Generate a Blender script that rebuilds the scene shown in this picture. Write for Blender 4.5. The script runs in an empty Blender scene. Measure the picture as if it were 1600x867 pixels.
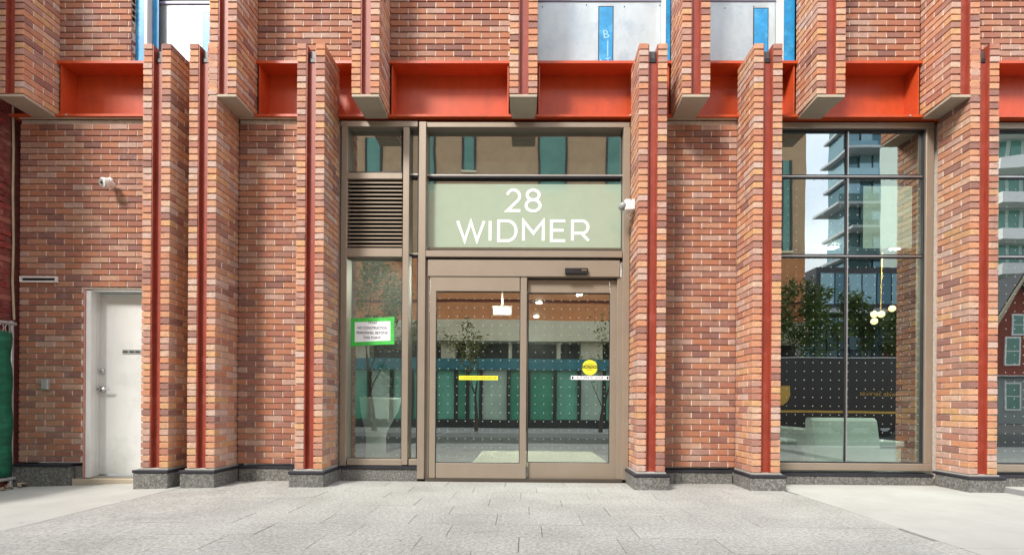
import bpy, math, random
from mathutils import Vector, Matrix

rnd = random.Random(28)
SC = bpy.context.scene
COL = SC.collection

# ------------------------------------------------------------------ camera
F_PX, D_WALL, CAM_Z = 700.0, 4.9, 0.85          # focal length in photo pixels, distance to the wall plane y=0, eye height
PPX, PPY = 814.0, 631.0                          # principal point in the 1600x867 photograph
YAW, ROLL = 0.0089, 0.0067
_F = Vector((-math.sin(YAW), math.cos(YAW), 0))
_R0 = Vector((math.cos(YAW), math.sin(YAW), 0)); _U0 = Vector((0, 0, 1))
_R = _R0 * math.cos(ROLL) + _U0 * math.sin(ROLL)
_U = _U0 * math.cos(ROLL) - _R0 * math.sin(ROLL)
CAM = Vector((0, -D_WALL, CAM_Z))
cd = bpy.data.cameras.new('camera'); co = bpy.data.objects.new('camera', cd); COL.objects.link(co)
m = Matrix.Identity(4)
for i in range(3):
    m[i][0], m[i][1], m[i][2], m[i][3] = _R[i], _U[i], -_F[i], CAM[i]
co.matrix_world = m
cd.sensor_width = 36.0; cd.sensor_fit = 'HORIZONTAL'; cd.lens = 36.0 * F_PX / 1600
cd.shift_x = (800 - PPX) / 1600; cd.shift_y = (PPY - 433.5) / 1600
cd.clip_start = 0.05; cd.clip_end = 3000
SC.camera = co

def W(u, v, y=0.0):
    """photo pixel -> (x, z) on the vertical plane at depth y"""
    d = _F * F_PX + _R * (u - PPX) - _U * (v - PPY)
    t = (y - CAM.y) / d.y
    p = CAM + d * t
    return p.x, p.z
GLASS_Y = 0.085
def RW(u, v, y):
    """pixel seen in the glass -> (x, z) of the thing at real depth y (y < 0) that the pane mirrors"""
    return W(u, v, 2 * GLASS_Y - y)

# ------------------------------------------------------------------ world, sun, exposure
TO_SUN = Vector((-0.85, -1.0, 1.35)).normalized()
SUN_EL = math.asin(TO_SUN.z); SUN_ROT = math.atan2(TO_SUN.x, TO_SUN.y)
wd = bpy.data.worlds.new('World'); SC.world = wd; wd.use_nodes = True
nt = wd.node_tree; nt.nodes.clear()
n_out = nt.nodes.new('ShaderNodeOutputWorld'); n_bg = nt.nodes.new('ShaderNodeBackground')
n_sky = nt.nodes.new('ShaderNodeTexSky'); n_sky.sky_type = 'NISHITA'; n_sky.sun_disc = False
n_sky.sun_elevation = SUN_EL; n_sky.sun_rotation = SUN_ROT % (2 * math.pi)
n_sky.air_density = 1.0; n_sky.dust_density = 2.5; n_sky.ozone_density = 1.0
n_tc = nt.nodes.new('ShaderNodeTexCoord'); n_no = nt.nodes.new('ShaderNodeTexNoise')
n_no.inputs['Scale'].default_value = 2.6; n_no.inputs['Detail'].default_value = 7
n_rp = nt.nodes.new('ShaderNodeValToRGB'); n_rp.color_ramp.elements[0].position = 0.36; n_rp.color_ramp.elements[1].position = 0.62
n_rp.color_ramp.elements[0].color = (0.35, 0.35, 0.35, 1); n_rp.color_ramp.elements[1].color = (0.95, 0.95, 0.95, 1)
n_mx = nt.nodes.new('ShaderNodeMix'); n_mx.data_type = 'RGBA'; n_mx.inputs['B'].default_value = (7.0, 7.15, 7.4, 1)
L = nt.links.new
L(n_tc.outputs['Generated'], n_no.inputs['Vector']); L(n_no.outputs['Fac'], n_rp.inputs['Fac'])
L(n_rp.outputs['Color'], n_mx.inputs['Factor']); L(n_sky.outputs['Color'], n_mx.inputs['A'])
L(n_mx.outputs['Result'], n_bg.inputs['Color']); n_bg.inputs['Strength'].default_value = 0.15
L(n_bg.outputs['Background'], n_out.inputs['Surface'])
sl = bpy.data.lights.new('sun', 'SUN'); sl.energy = 2.0; sl.angle = math.radians(12); sl.color = (1.0, 0.95, 0.88)
so = bpy.data.objects.new('sun', sl); COL.objects.link(so)
so.rotation_euler = TO_SUN.to_track_quat('Z', 'Y').to_euler(); so.location = (-12, -14, 22)
SC.view_settings.view_transform = 'Standard'; SC.view_settings.look = 'None'
SC.view_settings.gamma = 1.0; SC.view_settings.use_curve_mapping = False
SC.view_settings.exposure = 1.38
SC.render.engine = 'CYCLES'
SC.cycles.use_denoising = True
SC.cycles.max_bounces = 8; SC.cycles.transparent_max_bounces = 12; SC.cycles.glossy_bounces = 4; SC.cycles.diffuse_bounces = 4
SC.cycles.caustics_reflective = False; SC.cycles.caustics_refractive = False
SC.cycles.sample_clamp_indirect = 6.0

# ------------------------------------------------------------------ materials
MATS = {}
def nodes_of(name):
    mt = bpy.data.materials.new(name); mt.use_nodes = True
    return mt, mt.node_tree, mt.node_tree.nodes['Principled BSDF']
def mix_rgb(t, a, b, fac, mode='MIX'):
    n = t.nodes.new('ShaderNodeMix'); n.data_type = 'RGBA'; n.blend_type = mode
    for key, val in (('A', a), ('B', b), ('Factor', fac)):
        s = n.inputs[key]
        if isinstance(val, bpy.types.NodeSocket): t.links.new(val, s)
        elif key == 'Factor': s.default_value = val
        else: s.default_value = (*val, 1)
    return n.outputs['Result']
def noise(t, scale, detail=4, rough=0.6, stretch=None, coord='pos'):
    n = t.nodes.new('ShaderNodeTexNoise'); n.inputs['Scale'].default_value = scale
    n.inputs['Detail'].default_value = detail; n.inputs['Roughness'].default_value = rough
    g = t.nodes.new('ShaderNodeNewGeometry')
    src = g.outputs['Position']
    if coord == 'obj':
        src = t.nodes.new('ShaderNodeTexCoord').outputs['Object']
    if stretch:
        mp = t.nodes.new('ShaderNodeMapping'); mp.inputs['Scale'].default_value = stretch
        t.links.new(src, mp.inputs['Vector']); src = mp.outputs['Vector']
    t.links.new(src, n.inputs['Vector'])
    return n.outputs['Fac']
def ramp(t, fac, stops, interp='LINEAR'):
    n = t.nodes.new('ShaderNodeValToRGB'); n.color_ramp.interpolation = interp
    el = n.color_ramp.elements
    while len(el) < len(stops): el.new(0.5)
    for e, (p, c) in zip(el, stops):
        e.position = p; e.color = (*c, 1) if len(c) == 3 else c
    t.links.new(fac, n.inputs['Fac'])
    return n.outputs['Color']
def bump(t, b, height, strength, dist=0.01):
    n = t.nodes.new('ShaderNodeBump'); n.inputs['Strength'].default_value = strength; n.inputs['Distance'].default_value = dist
    t.links.new(height, n.inputs['Height']); t.links.new(n.outputs['Normal'], b.inputs['Normal'])
def plain(name, col, rough=0.6, metal=0.0, var=0.12, scale=9, bmp=0.0, spec=0.5, streak=None, grime=None):
    mt, t, b = nodes_of(name)
    f = noise(t, scale, 5, 0.65, streak)
    lo = tuple(c * (1 - var) for c in col); hi = tuple(min(1, c * (1 + var)) for c in col)
    c = ramp(t, f, [(0.3, lo), (0.7, hi)])
    if grime:
        g = ramp(t, noise(t, grime[1], 6, 0.7), [(0.52, (0, 0, 0)), (0.72, (1, 1, 1))])
        c = mix_rgb(t, c, grime[0], g)
    t.links.new(c, b.inputs['Base Color'])
    b.inputs['Roughness'].default_value = rough; b.inputs['Metallic'].default_value = metal
    b.inputs['Specular IOR Level'].default_value = spec
    if bmp: bump(t, b, noise(t, scale * 6, 4), bmp, 0.004)
    MATS[name] = mt
    return mt
def brick_mat(name, palette, dirt=(0.62, 0.56, 0.52), dirt_amt=0.35, rough=0.82, hue_jit=0.1):
    mt, t, b = nodes_of(name)
    oi = t.nodes.new('ShaderNodeObjectInfo'); g = t.nodes.new('ShaderNodeNewGeometry')
    add = t.nodes.new('ShaderNodeMath'); add.operation = 'ADD'
    t.links.new(oi.outputs['Random'], add.inputs[0]); t.links.new(g.outputs['Random Per Island'], add.inputs[1])
    fr = t.nodes.new('ShaderNodeMath'); fr.operation = 'FRACT'; t.links.new(add.outputs[0], fr.inputs[0])
    n = len(palette)
    base = ramp(t, fr.outputs[0], [(i / n, c) for i, c in enumerate(palette)], 'CONSTANT')
    # fired-clay mottling inside every brick, then fine sand
    mot = noise(t, 22, 5, 0.7)
    base = mix_rgb(t, base, (0.30, 0.155, 0.125), ramp(t, mot, [(0.42, (0, 0, 0)), (0.75, (0.55, 0.55, 0.55))]))
    fine = noise(t, 240, 3, 0.7)
    base = mix_rgb(t, base, ramp(t, fine, [(0.25, (0.55, 0.55, 0.55)), (0.75, (1.3, 1.3, 1.3))]), 0.55, 'MULTIPLY')
    lime = ramp(t, noise(t, 1.7, 7, 0.75), [(0.56, (0, 0, 0)), (0.8, (dirt_amt,) * 3)])
    base = mix_rgb(t, base, dirt, lime)
    soot = ramp(t, noise(t, 1.1, 6, 0.7, (1.6, 1.6, 0.55)), [(0.54, (0, 0, 0)), (0.78, (0.5, 0.5, 0.5))])
    base = mix_rgb(t, base, (0.13, 0.085, 0.075), soot)
    t.links.new(base, b.inputs['Base Color']); b.inputs['Roughness'].default_value = rough
    b.inputs['Specular IOR Level'].default_value = 0.35
    bump(t, b, noise(t, 160, 4, 0.7), 0.35, 0.003)
    MATS[name] = mt
    return mt
WALL_PAL = [(0.43, 0.185, 0.115), (0.37, 0.155, 0.105), (0.46, 0.24, 0.165), (0.26, 0.13, 0.115), (0.42, 0.175, 0.105), (0.31, 0.165, 0.145),
            (0.48, 0.265, 0.19), (0.40, 0.185, 0.13), (0.43, 0.20, 0.13), (0.35, 0.15, 0.115), (0.45, 0.205, 0.125), (0.43, 0.27, 0.225)]
PIER_PAL = [(0.51, 0.245, 0.145), (0.45, 0.19, 0.115), (0.54, 0.30, 0.21), (0.31, 0.155, 0.13), (0.50, 0.215, 0.12), (0.39, 0.22, 0.19),
            (0.56, 0.31, 0.185), (0.44, 0.22, 0.16), (0.50, 0.26, 0.17), (0.36, 0.15, 0.11), (0.52, 0.25, 0.135), (0.47, 0.31, 0.265)]
PIER_PAL = [(min(.7, a * 1.14), b * 1.15, c * 1.08) for a, b, c in PIER_PAL] + [(0.25, 0.12, 0.105), (0.62, 0.42, 0.30), (0.56, 0.42, 0.36), (0.62, 0.36, 0.17)]
WALL_PAL = [(a, b * .97, c * .90) for a, b, c in WALL_PAL] + [(0.215, 0.105, 0.095), (0.50, 0.31, 0.22), (0.47, 0.33, 0.28), (0.29, 0.12, 0.085)]
def calm(pal, k):       # pull every brick towards the mean of its batch
    mean = [sum(c[i] for c in pal) / len(pal) for i in range(3)]
    return [tuple(mean[i] + (c[i] - mean[i]) * k for i in range(3)) for c in pal]
WALL_PAL, PIER_PAL = calm(WALL_PAL, 0.86), calm(PIER_PAL, 0.86)
WALL_PAL = [(a, b * .96, c * .92) for a, b, c in WALL_PAL]
brick_mat('brick_wall', WALL_PAL, dirt_amt=0.45)
brick_mat('brick_pier', PIER_PAL, dirt_amt=0.25)
brick_mat('brick_red_painted', [(0.22, 0.025, 0.022), (0.16, 0.02, 0.02), (0.27, 0.035, 0.028), (0.20, 0.03, 0.028), (0.33, 0.10, 0.07)], dirt=(0.55, 0.40, 0.27), dirt_amt=0.8)
plain('mortar', (0.64, 0.55, 0.48), 0.95, var=0.2, scale=30, bmp=0.3, spec=0.2)
plain('mortar_old', (0.20, 0.06, 0.05), 0.95, var=0.3, scale=20, spec=0.2)
def granite(name, a, bcol, c3, scale, rough):
    mt, t, b = nodes_of(name)
    f1 = noise(t, scale, 3, 0.8); f2 = noise(t, scale * 2.7, 2, 0.9); f3 = noise(t, 1.3, 5, 0.6)
    c = ramp(t, f1, [(0.32, a), (0.5, bcol), (0.68, c3)])
    c = mix_rgb(t, c, ramp(t, f2, [(0.3, (0.55, 0.55, 0.55)), (0.7, (1.35, 1.35, 1.35))]), 0.6, 'MULTIPLY')
    oi = t.nodes.new('ShaderNodeObjectInfo')
    c = mix_rgb(t, c, ramp(t, oi.outputs['Random'], [(0, (0.955, 0.955, 0.955)), (1, (1.045, 1.04, 1.03))]), 1.0, 'MULTIPLY')
    c = mix_rgb(t, c, ramp(t, f3, [(0.35, (0.8, 0.8, 0.79)), (0.65, (1.1, 1.1, 1.1))]), 0.8, 'MULTIPLY')
    c = mix_rgb(t, c, (0.10, 0.10, 0.092), ramp(t, noise(t, 2.3, 7, 0.75, (0.5, 1.5, 1)), [(0.57, (0, 0, 0)), (0.76, (0.45, 0.45, 0.45))]))
    c = mix_rgb(t, c, (0.05, 0.05, 0.045), ramp(t, noise(t, 11, 2, 0.5), [(0.75, (0, 0, 0)), (0.78, (0.75, 0.75, 0.75))]))
    t.links.new(c, b.inputs['Base Color']); b.inputs['Roughness'].default_value = rough
    bump(t, b, f2, 0.25, 0.002)
    MATS[name] = mt
granite('granite_dark', (0.055, 0.055, 0.055), (0.15, 0.148, 0.14), (0.34, 0.33, 0.31), 55, 0.55)
granite('granite_paver', (0.225, 0.228, 0.213), (0.345, 0.347, 0.325), (0.475, 0.475, 0.445), 42, 0.8)
def concrete(name, col, stain=(0.34, 0.33, 0.29)):
    mt, t, b = nodes_of(name)
    c = ramp(t, noise(t, 2.2, 8, 0.7), [(0.3, tuple(x * 0.88 for x in col)), (0.7, tuple(min(1, x * 1.07) for x in col))])
    c = mix_rgb(t, c, stain, ramp(t, noise(t, 3.1, 6, 0.75, (0.6, 1.6, 1)), [(0.60, (0, 0, 0)), (0.76, (0.5, 0.5, 0.5))]))
    c = mix_rgb(t, c, (0.10, 0.10, 0.09), ramp(t, noise(t, 14, 3, 0.6), [(0.74, (0, 0, 0)), (0.78, (0.8, 0.8, 0.8))]))
    c = mix_rgb(t, c, ramp(t, noise(t, 190, 2), [(0.3, (0.85, 0.85, 0.85)), (0.7, (1.1, 1.1, 1.1))]), 0.7, 'MULTIPLY')
    t.links.new(c, b.inputs['Base Color']); b.inputs['Roughness'].default_value = 0.85
    bump(t, b, noise(t, 90, 4), 0.2, 0.003)
    MATS[name] = mt
concrete('concrete_light', (0.405, 0.405, 0.375), (0.25, 0.245, 0.21))
concrete('concrete_soffit', (0.46, 0.39, 0.30), (0.20, 0.16, 0.12))
concrete('concrete_band', (0.72, 0.66, 0.46))
plain('asphalt', (0.055, 0.055, 0.053), 0.9, var=0.35, scale=40, bmp=0.3)
plain('asphalt_patch', (0.16, 0.16, 0.155), 0.9, var=0.3, scale=60, bmp=0.3)
plain('joint_dark', (0.20, 0.195, 0.18), 0.95, var=0.2)
plain('steel_red', (0.53, 0.074, 0.020), 0.38, var=0.10, scale=4, streak=(3, 3, .6), grime=((0.40, 0.055, 0.02), 3.0))
plain('steel_oxide', (0.285, 0.047, 0.026), 0.50, var=0.22, scale=6, streak=(3, 3, 0.5), grime=((0.36, 0.085, 0.06), 9))
plain('frame_bronze', (0.31, 0.255, 0.20), 0.42, metal=0.3, var=0.05, scale=4)
plain('frame_dark', (0.085, 0.07, 0.055), 0.45, metal=0.3, var=0.1)
plain('alu_cap', (0.55, 0.54, 0.52), 0.35, metal=0.8, var=0.05)
plain('flashing', (0.020, 0.020, 0.028), 0.5, var=0.3)
plain('black_plastic', (0.015, 0.015, 0.016), 0.4, var=0.2)
plain('white_paint', (0.70, 0.715, 0.705), 0.45, var=0.04, scale=3, grime=((0.56, 0.575, 0.56), 2.0))
plain('white_plastic', (0.78, 0.77, 0.74), 0.4, var=0.04)
plain('white_vinyl', (0.86, 0.87, 0.85), 0.6, var=0.01)
plain('pink_caulk', (0.48, 0.24, 0.20), 0.8, var=0.1)
plain('chrome', (0.62, 0.62, 0.60), 0.22, metal=1.0, var=0.03)
plain('sheet_metal', (0.46, 0.52, 0.55), 0.4, metal=0.35, var=0.12, scale=5, streak=(1, 1, 0.5), grime=((0.33, 0.41, 0.47), 2.5), bmp=0.15)
plain('blue_membrane', (0.018, 0.27, 0.58), 0.35, var=0.25, scale=7, grime=((0.10, 0.45, 0.72), 6))
plain('blue_pale', (0.30, 0.60, 0.80), 0.5, var=0.1)
plain('lilac_strip', (0.38, 0.40, 0.58), 0.5, var=0.1)
plain('tan_angle', (0.50, 0.40, 0.29), 0.7, var=0.15)
plain('paper', (0.86, 0.87, 0.90), 0.8, var=0.02)
plain('green_tape', (0.06, 0.52, 0.075), 0.5, var=0.2, scale=14)
plain('ink', (0.012, 0.012, 0.016), 0.7, var=0.1)
plain('sign_yellow', (0.80, 0.76, 0.04), 0.6, var=0.04)
plain('olive_ink', (0.10, 0.095, 0.008), 0.7, var=0.05)
plain('lamp_housing', (0.07, 0.072, 0.075), 0.4, var=0.1)
plain('plate_grey', (0.30, 0.32, 0.31), 0.5, var=0.05)
plain('fence_green', (0.010, 0.125, 0.065), 0.75, var=0.45, scale=5, streak=(1, 1, 3), bmp=0.4)
plain('galvanised', (0.52, 0.53, 0.51), 0.45, metal=0.6, var=0.1)
plain('cable_tan', (0.42, 0.34, 0.22), 0.7, var=0.15)
plain('dead_leaf', (0.38, 0.30, 0.20), 0.9, var=0.4, scale=40)
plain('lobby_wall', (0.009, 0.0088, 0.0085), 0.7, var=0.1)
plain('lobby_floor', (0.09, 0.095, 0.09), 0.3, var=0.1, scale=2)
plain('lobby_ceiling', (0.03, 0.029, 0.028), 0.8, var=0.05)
plain('lobby_panel', (0.72, 0.74, 0.68), 0.6, var=0.05)
plain('lobby_wood', (0.42, 0.30, 0.17), 0.5, var=0.15, streak=(4, 4, 0.4))
plain('mat_cream', (0.66, 0.62, 0.47), 0.9, var=0.1, scale=30)
plain('planter_white', (0.86, 0.88, 0.86), 0.35, var=0.03)
plain('leather_white', (0.46, 0.50, 0.48), 0.45, var=0.03)
plain('opp_brown', (0.46, 0.30, 0.175), 0.85, var=0.10, scale=3)
plain('opp_orange', (0.60, 0.25, 0.10), 0.85, var=0.12, scale=5)
plain('opp_redbrown', (0.27, 0.095, 0.06), 0.85, var=0.15, scale=5)
plain('opp_teal', (0.03, 0.19, 0.22), 0.4, var=0.2, scale=3)
plain('opp_black', (0.018, 0.018, 0.018), 0.6, var=0.2)
plain('opp_dark', (0.05, 0.045, 0.04), 0.7, var=0.3)
plain('opp_green_a', (0.07, 0.33, 0.20), 0.12, var=0.12, scale=2)
plain('opp_green_b', (0.16, 0.46, 0.32), 0.12, var=0.15, scale=2)
plain('opp_green_c', (0.45, 0.58, 0.45), 0.25, var=0.15, scale=2)
plain('opp_window', (0.09, 0.24, 0.19), 0.08, var=0.2, scale=1)
plain('bark', (0.085, 0.065, 0.05), 0.95, var=0.35, scale=30, streak=(6, 6, 1), bmp=0.4)
plain('truck_brown', (0.016, 0.008, 0.006), 0.35, var=0.1)
plain('truck_gold', (0.70, 0.40, 0.06), 0.45, var=0.05)
plain('rubber', (0.02, 0.02, 0.02), 0.8, var=0.2)
plain('house_red', (0.27, 0.055, 0.035), 0.85, var=0.2, scale=12)
plain('slate', (0.07, 0.07, 0.08), 0.8, var=0.3, scale=8)
plain('tower_slab', (0.42, 0.45, 0.47), 0.7, var=0.1)
plain('apt_wall', (0.42, 0.50, 0.46), 0.7, var=0.1)
plain('wall_stone', (0.30, 0.31, 0.30), 0.9, var=0.2)
def tower_glass():
    mt, t, b = nodes_of('tower_glass')
    oi = t.nodes.new('ShaderNodeObjectInfo')
    c = ramp(t, oi.outputs['Random'], [(0, (0.06, 0.13, 0.16)), (0.5, (0.16, 0.27, 0.31)), (1, (0.30, 0.44, 0.47))])
    t.links.new(c, b.inputs['Base Color']); b.inputs['Roughness'].default_value = 0.06; b.inputs['Metallic'].default_value = 0.55
    MATS['tower_glass'] = mt
tower_glass()
def leaf_mat(name, a, b2):
    mt, t, b = nodes_of(name)
    g = t.nodes.new('ShaderNodeNewGeometry')
    c = ramp(t, g.outputs['Random Per Island'], [(0, a), (1, b2)])
    t.links.new(c, b.inputs['Base Color']); b.inputs['Roughness'].default_value = 0.55
    tr = t.nodes.new('ShaderNodeBsdfTranslucent'); t.links.new(c, tr.inputs['Color'])
    ms = t.nodes.new('ShaderNodeMixShader'); ms.inputs[0].default_value = 0.3
    t.links.new(b.outputs[0], ms.inputs[1]); t.links.new(tr.outputs[0], ms.inputs[2])
    t.links.new(ms.outputs[0], t.nodes['Material Output'].inputs['Surface'])
    MATS[name] = mt
leaf_mat('leaf', (0.05, 0.10, 0.02), (0.15, 0.20, 0.045))
leaf_mat('leaf_yellow', (0.12, 0.14, 0.03), (0.28, 0.26, 0.07))
leaf_mat('leaf_dark', (0.03, 0.07, 0.02), (0.07, 0.13, 0.03))
def emitter(name, col, strength):
    mt, t, b = nodes_of(name)
    b.inputs['Base Color'].default_value = (*col, 1); b.inputs['Emission Color'].default_value = (*col, 1)
    b.inputs['Emission Strength'].default_value = strength
    MATS[name] = mt
emitter('lamp_white', (1.0, 0.96, 0.86), 420.0)
emitter('lamp_warm', (1.0, 0.74, 0.36), 1.1)
emitter('lamp_box', (0.9, 1.0, 0.97), 0.8)
def glass(name, refl, dots, tint=(0.80, 0.93, 0.86), wave=0.02):
    mt, t, b = nodes_of(name)
    t.nodes.remove(b)
    tr = t.nodes.new('ShaderNodeBsdfTransparent'); tr.inputs['Color'].default_value = (*tint, 1)
    gl = t.nodes.new('ShaderNodeBsdfGlossy'); gl.inputs['Roughness'].default_value = 0.0; gl.inputs['Color'].default_value = (0.93, 1.0, 0.96, 1)
    bp = t.nodes.new('ShaderNodeBump'); bp.inputs['Strength'].default_value = wave; bp.inputs['Distance'].default_value = 0.05
    t.links.new(noise(t, 1.6, 1, 0.4), bp.inputs['Height']); t.links.new(bp.outputs['Normal'], gl.inputs['Normal'])
    lw = t.nodes.new('ShaderNodeLayerWeight'); lw.inputs['Blend'].default_value = 0.5      # Schlick falloff, the same from both sides of the sheet
    fr = t.nodes.new('ShaderNodeMath'); fr.operation = 'POWER'; fr.inputs[1].default_value = 5.0; t.links.new(lw.outputs['Facing'], fr.inputs[0])
    mr = t.nodes.new('ShaderNodeMapRange'); mr.inputs['To Min'].default_value = refl; mr.inputs['To Max'].default_value = 1.0
    t.links.new(fr.outputs[0], mr.inputs['Value'])
    ms = t.nodes.new('ShaderNodeMixShader'); t.links.new(mr.outputs[0], ms.inputs[0])
    t.links.new(tr.outputs[0], ms.inputs[1]); t.links.new(gl.outputs[0], ms.inputs[2])
    out = ms.outputs[0]
    if dots:      # printed bird-safety dots, a 96 mm grid
        g = t.nodes.new('ShaderNodeNewGeometry'); sp = t.nodes.new('ShaderNodeSeparateXYZ'); t.links.new(g.outputs['Position'], sp.inputs[0])
        def mth(op, a, b2=None):
            n = t.nodes.new('ShaderNodeMath'); n.operation = op
            for i, s in enumerate((a, b2)):
                if s is None: continue
                if isinstance(s, bpy.types.NodeSocket): t.links.new(s, n.inputs[i])
                else: n.inputs[i].default_value = s
            return n.outputs[0]
        dx = mth('SUBTRACT', mth('FRACT', mth('DIVIDE', mth('ADD', sp.outputs['X'], 20.0), 0.096)), 0.5)
        dz = mth('SUBTRACT', mth('FRACT', mth('DIVIDE', mth('ADD', sp.outputs['Z'], 20.03), 0.096)), 0.5)
        r2 = mth('ADD', mth('MULTIPLY', dx, dx), mth('MULTIPLY', dz, dz))
        mask = mth('LESS_THAN', r2, 0.0026)
        df = t.nodes.new('ShaderNodeBsdfDiffuse'); df.inputs['Color'].default_value = (0.40, 0.45, 0.42, 1)
        m2 = t.nodes.new('ShaderNodeMixShader'); t.links.new(mask, m2.inputs[0]); t.links.new(out, m2.inputs[1]); t.links.new(df.outputs[0], m2.inputs[2])
        out = m2.outputs[0]
    t.links.new(out, t.nodes['Material Output'].inputs['Surface'])
    MATS[name] = mt
    m3, t3, b3 = nodes_of(name + '_inner'); t3.nodes.remove(b3)
    tr3 = t3.nodes.new('ShaderNodeBsdfTransparent'); tr3.inputs['Color'].default_value = (0.97, 1.0, 0.98, 1)
    t3.links.new(tr3.outputs[0], t3.nodes['Material Output'].inputs['Surface']); MATS[name + '_inner'] = m3
glass('glass_dots', 0.44, True, wave=0.012)
glass('glass_lobby', 0.34, True, wave=0.012)
glass('glass_clear', 0.44, False, wave=0.03)
glass('glass_wavy', 0.46, False, wave=0.03)

# ------------------------------------------------------------------ mesh helpers
class MB:
    def __init__(s): s.v = []; s.f = []
    def box(s, x0, x1, y0, y1, z0, z1):
        b = len(s.v)
        s.v += [(x0, y0, z0), (x1, y0, z0), (x1, y1, z0), (x0, y1, z0), (x0, y0, z1), (x1, y0, z1), (x1, y1, z1), (x0, y1, z1)]
        s.f += [tuple(b + i for i in q) for q in ((0, 3, 2, 1), (4, 5, 6, 7), (0, 1, 5, 4), (1, 2, 6, 5), (2, 3, 7, 6), (3, 0, 4, 7))]
        return s
    def cbox(s, x0, x1, y0, y1, z0, z1, c):
        """box with all edges chamfered by c"""
        b = len(s.v); X, Y, Z = (x0, x1), (y0, y1), (z0, z1); idx = {}
        for i in (0, 1):
            for j in (0, 1):
                for k in (0, 1):
                    sx, sy, sz = (1, -1)[i], (1, -1)[j], (1, -1)[k]
                    for a, (ox, oy, oz) in enumerate(((0, c, c), (c, 0, c), (c, c, 0))):
                        idx[i, j, k, a] = len(s.v); s.v.append((X[i] + sx * ox, Y[j] + sy * oy, Z[k] + sz * oz))
        g = idx
        def q(*t): s.f.append(tuple(t))
        q(g[0,0,0,0], g[0,0,1,0], g[0,1,1,0], g[0,1,0,0]); q(g[1,0,0,0], g[1,1,0,0], g[1,1,1,0], g[1,0,1,0])
        q(g[0,0,0,1], g[1,0,0,1], g[1,0,1,1], g[0,0,1,1]); q(g[0,1,0,1], g[0,1,1,1], g[1,1,1,1], g[1,1,0,1])
        q(g[0,0,0,2], g[0,1,0,2], g[1,1,0,2], g[1,0,0,2]); q(g[0,0,1,2], g[1,0,1,2], g[1,1,1,2], g[0,1,1,2])
        for k in (0, 1):
            for j in (0, 1): q(g[0,j,k,1], g[1,j,k,1], g[1,j,k,2], g[0,j,k,2])
            for i in (0, 1): q(g[i,0,k,0], g[i,1,k,0], g[i,1,k,2], g[i,0,k,2])
        for i in (0, 1):
            for j in (0, 1): q(g[i,j,0,0], g[i,j,1,0], g[i,j,1,1], g[i,j,0,1])
        for i in (0, 1):
            for j in (0, 1):
                for k in (0, 1): q(g[i,j,k,0], g[i,j,k,1], g[i,j,k,2])
        return s
    def prism(s, pts, axis, a, b2):
        """closed 2-d outline pulled along an axis ('x','y','z')"""
        n = len(pts); b = len(s.v)
        for d in (a, b2):
            for p, q in pts:
                s.v.append({'x': (d, p, q), 'y': (p, d, q), 'z': (p, q, d)}[axis])
        s.f.append(tuple(range(b, b + n))); s.f.append(tuple(range(b + 2 * n - 1, b + n - 1, -1)))
        for i in range(n):
            j = (i + 1) % n; s.f.append((b + i, b + n + i, b + n + j, b + j))
        return s
    def tube(s, pts, radii, n=8):
        b = len(s.v); pts = [Vector(p) for p in pts]
        for i, p in enumerate(pts):
            d = (pts[min(i + 1, len(pts) - 1)] - pts[max(i - 1, 0)]).normalized()
            a = d.cross(Vector((0.31, 0.27, 0.91)) if abs(d.z) < 0.9 else Vector((1, 0, 0))).normalized(); c = d.cross(a)
            for k in range(n):
                t = 2 * math.pi * k / n
                s.v.append(tuple(p + (a * math.cos(t) + c * math.sin(t)) * radii[i]))
        for i in range(len(pts) - 1):
            for k in range(n):
                s.f.append((b + i * n + k, b + i * n + (k + 1) % n, b + (i + 1) * n + (k + 1) % n, b + (i + 1) * n + k))
        s.f.append(tuple(range(b + n - 1, b - 1, -1))); e = b + (len(pts) - 1) * n; s.f.append(tuple(range(e, e + n)))
        return s
    def lathe(s, prof, cx, cy, n=32):
        b = len(s.v)
        for r, z in prof:
            for k in range(n):
                t = 2 * math.pi * k / n; s.v.append((cx + r * math.cos(t), cy + r * math.sin(t), z))
        for i in range(len(prof) - 1):
            for k in range(n):
                s.f.append((b + i * n + k, b + i * n + (k + 1) % n, b + (i + 1) * n + (k + 1) % n, b + (i + 1) * n + k))
        return s
    def ball(s, c, r, n=12):
        prof = [(max(1e-4, r * math.sin(math.pi * i / n)), c[2] - r * math.cos(math.pi * i / n)) for i in range(n + 1)]
        return s.lathe(prof, c[0], c[1], 2 * n)
    def mesh(s, name):
        me = bpy.data.meshes.new(name); me.from_pydata(s.v, [], s.f); me.update(); return me
    def build(s, name, mat, parent=None, smooth=False, recalc=False):
        me = s.mesh(name); me.materials.append(MATS[mat])
        if smooth:
            for p in me.polygons: p.use_smooth = True
        o = bpy.data.objects.new(name, me); COL.objects.link(o); o.parent = parent
        return o
def bx(name, mat, parent, x0, x1, y0, y1, z0, z1, c=0.0):
    mb = MB()
    if c: mb.cbox(x0, x1, y0, y1, z0, z1, c)
    else: mb.box(x0, x1, y0, y1, z0, z1)
    return mb.build(name, mat, parent)
def glaze(name, mat, parent, *a):
    o = bx(name, mat, parent, *a)
    o.data.materials.append(MATS[mat + '_inner'])
    for i, p in enumerate(o.data.polygons): p.material_index = 0 if i == 2 else 1
    return o
def empty(name, loc=(0, 0, 0), parent=None):
    o = bpy.data.objects.new(name, None); COL.objects.link(o); o.location = loc; o.parent = parent; o.empty_display_size = 0.2
    return o
def tag(o, label=None, cat=None, group=None, kind=None):
    for k, v in (('label', label), ('category', cat), ('group', group), ('kind', kind)):
        if v: o[k] = v
    return o
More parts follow.
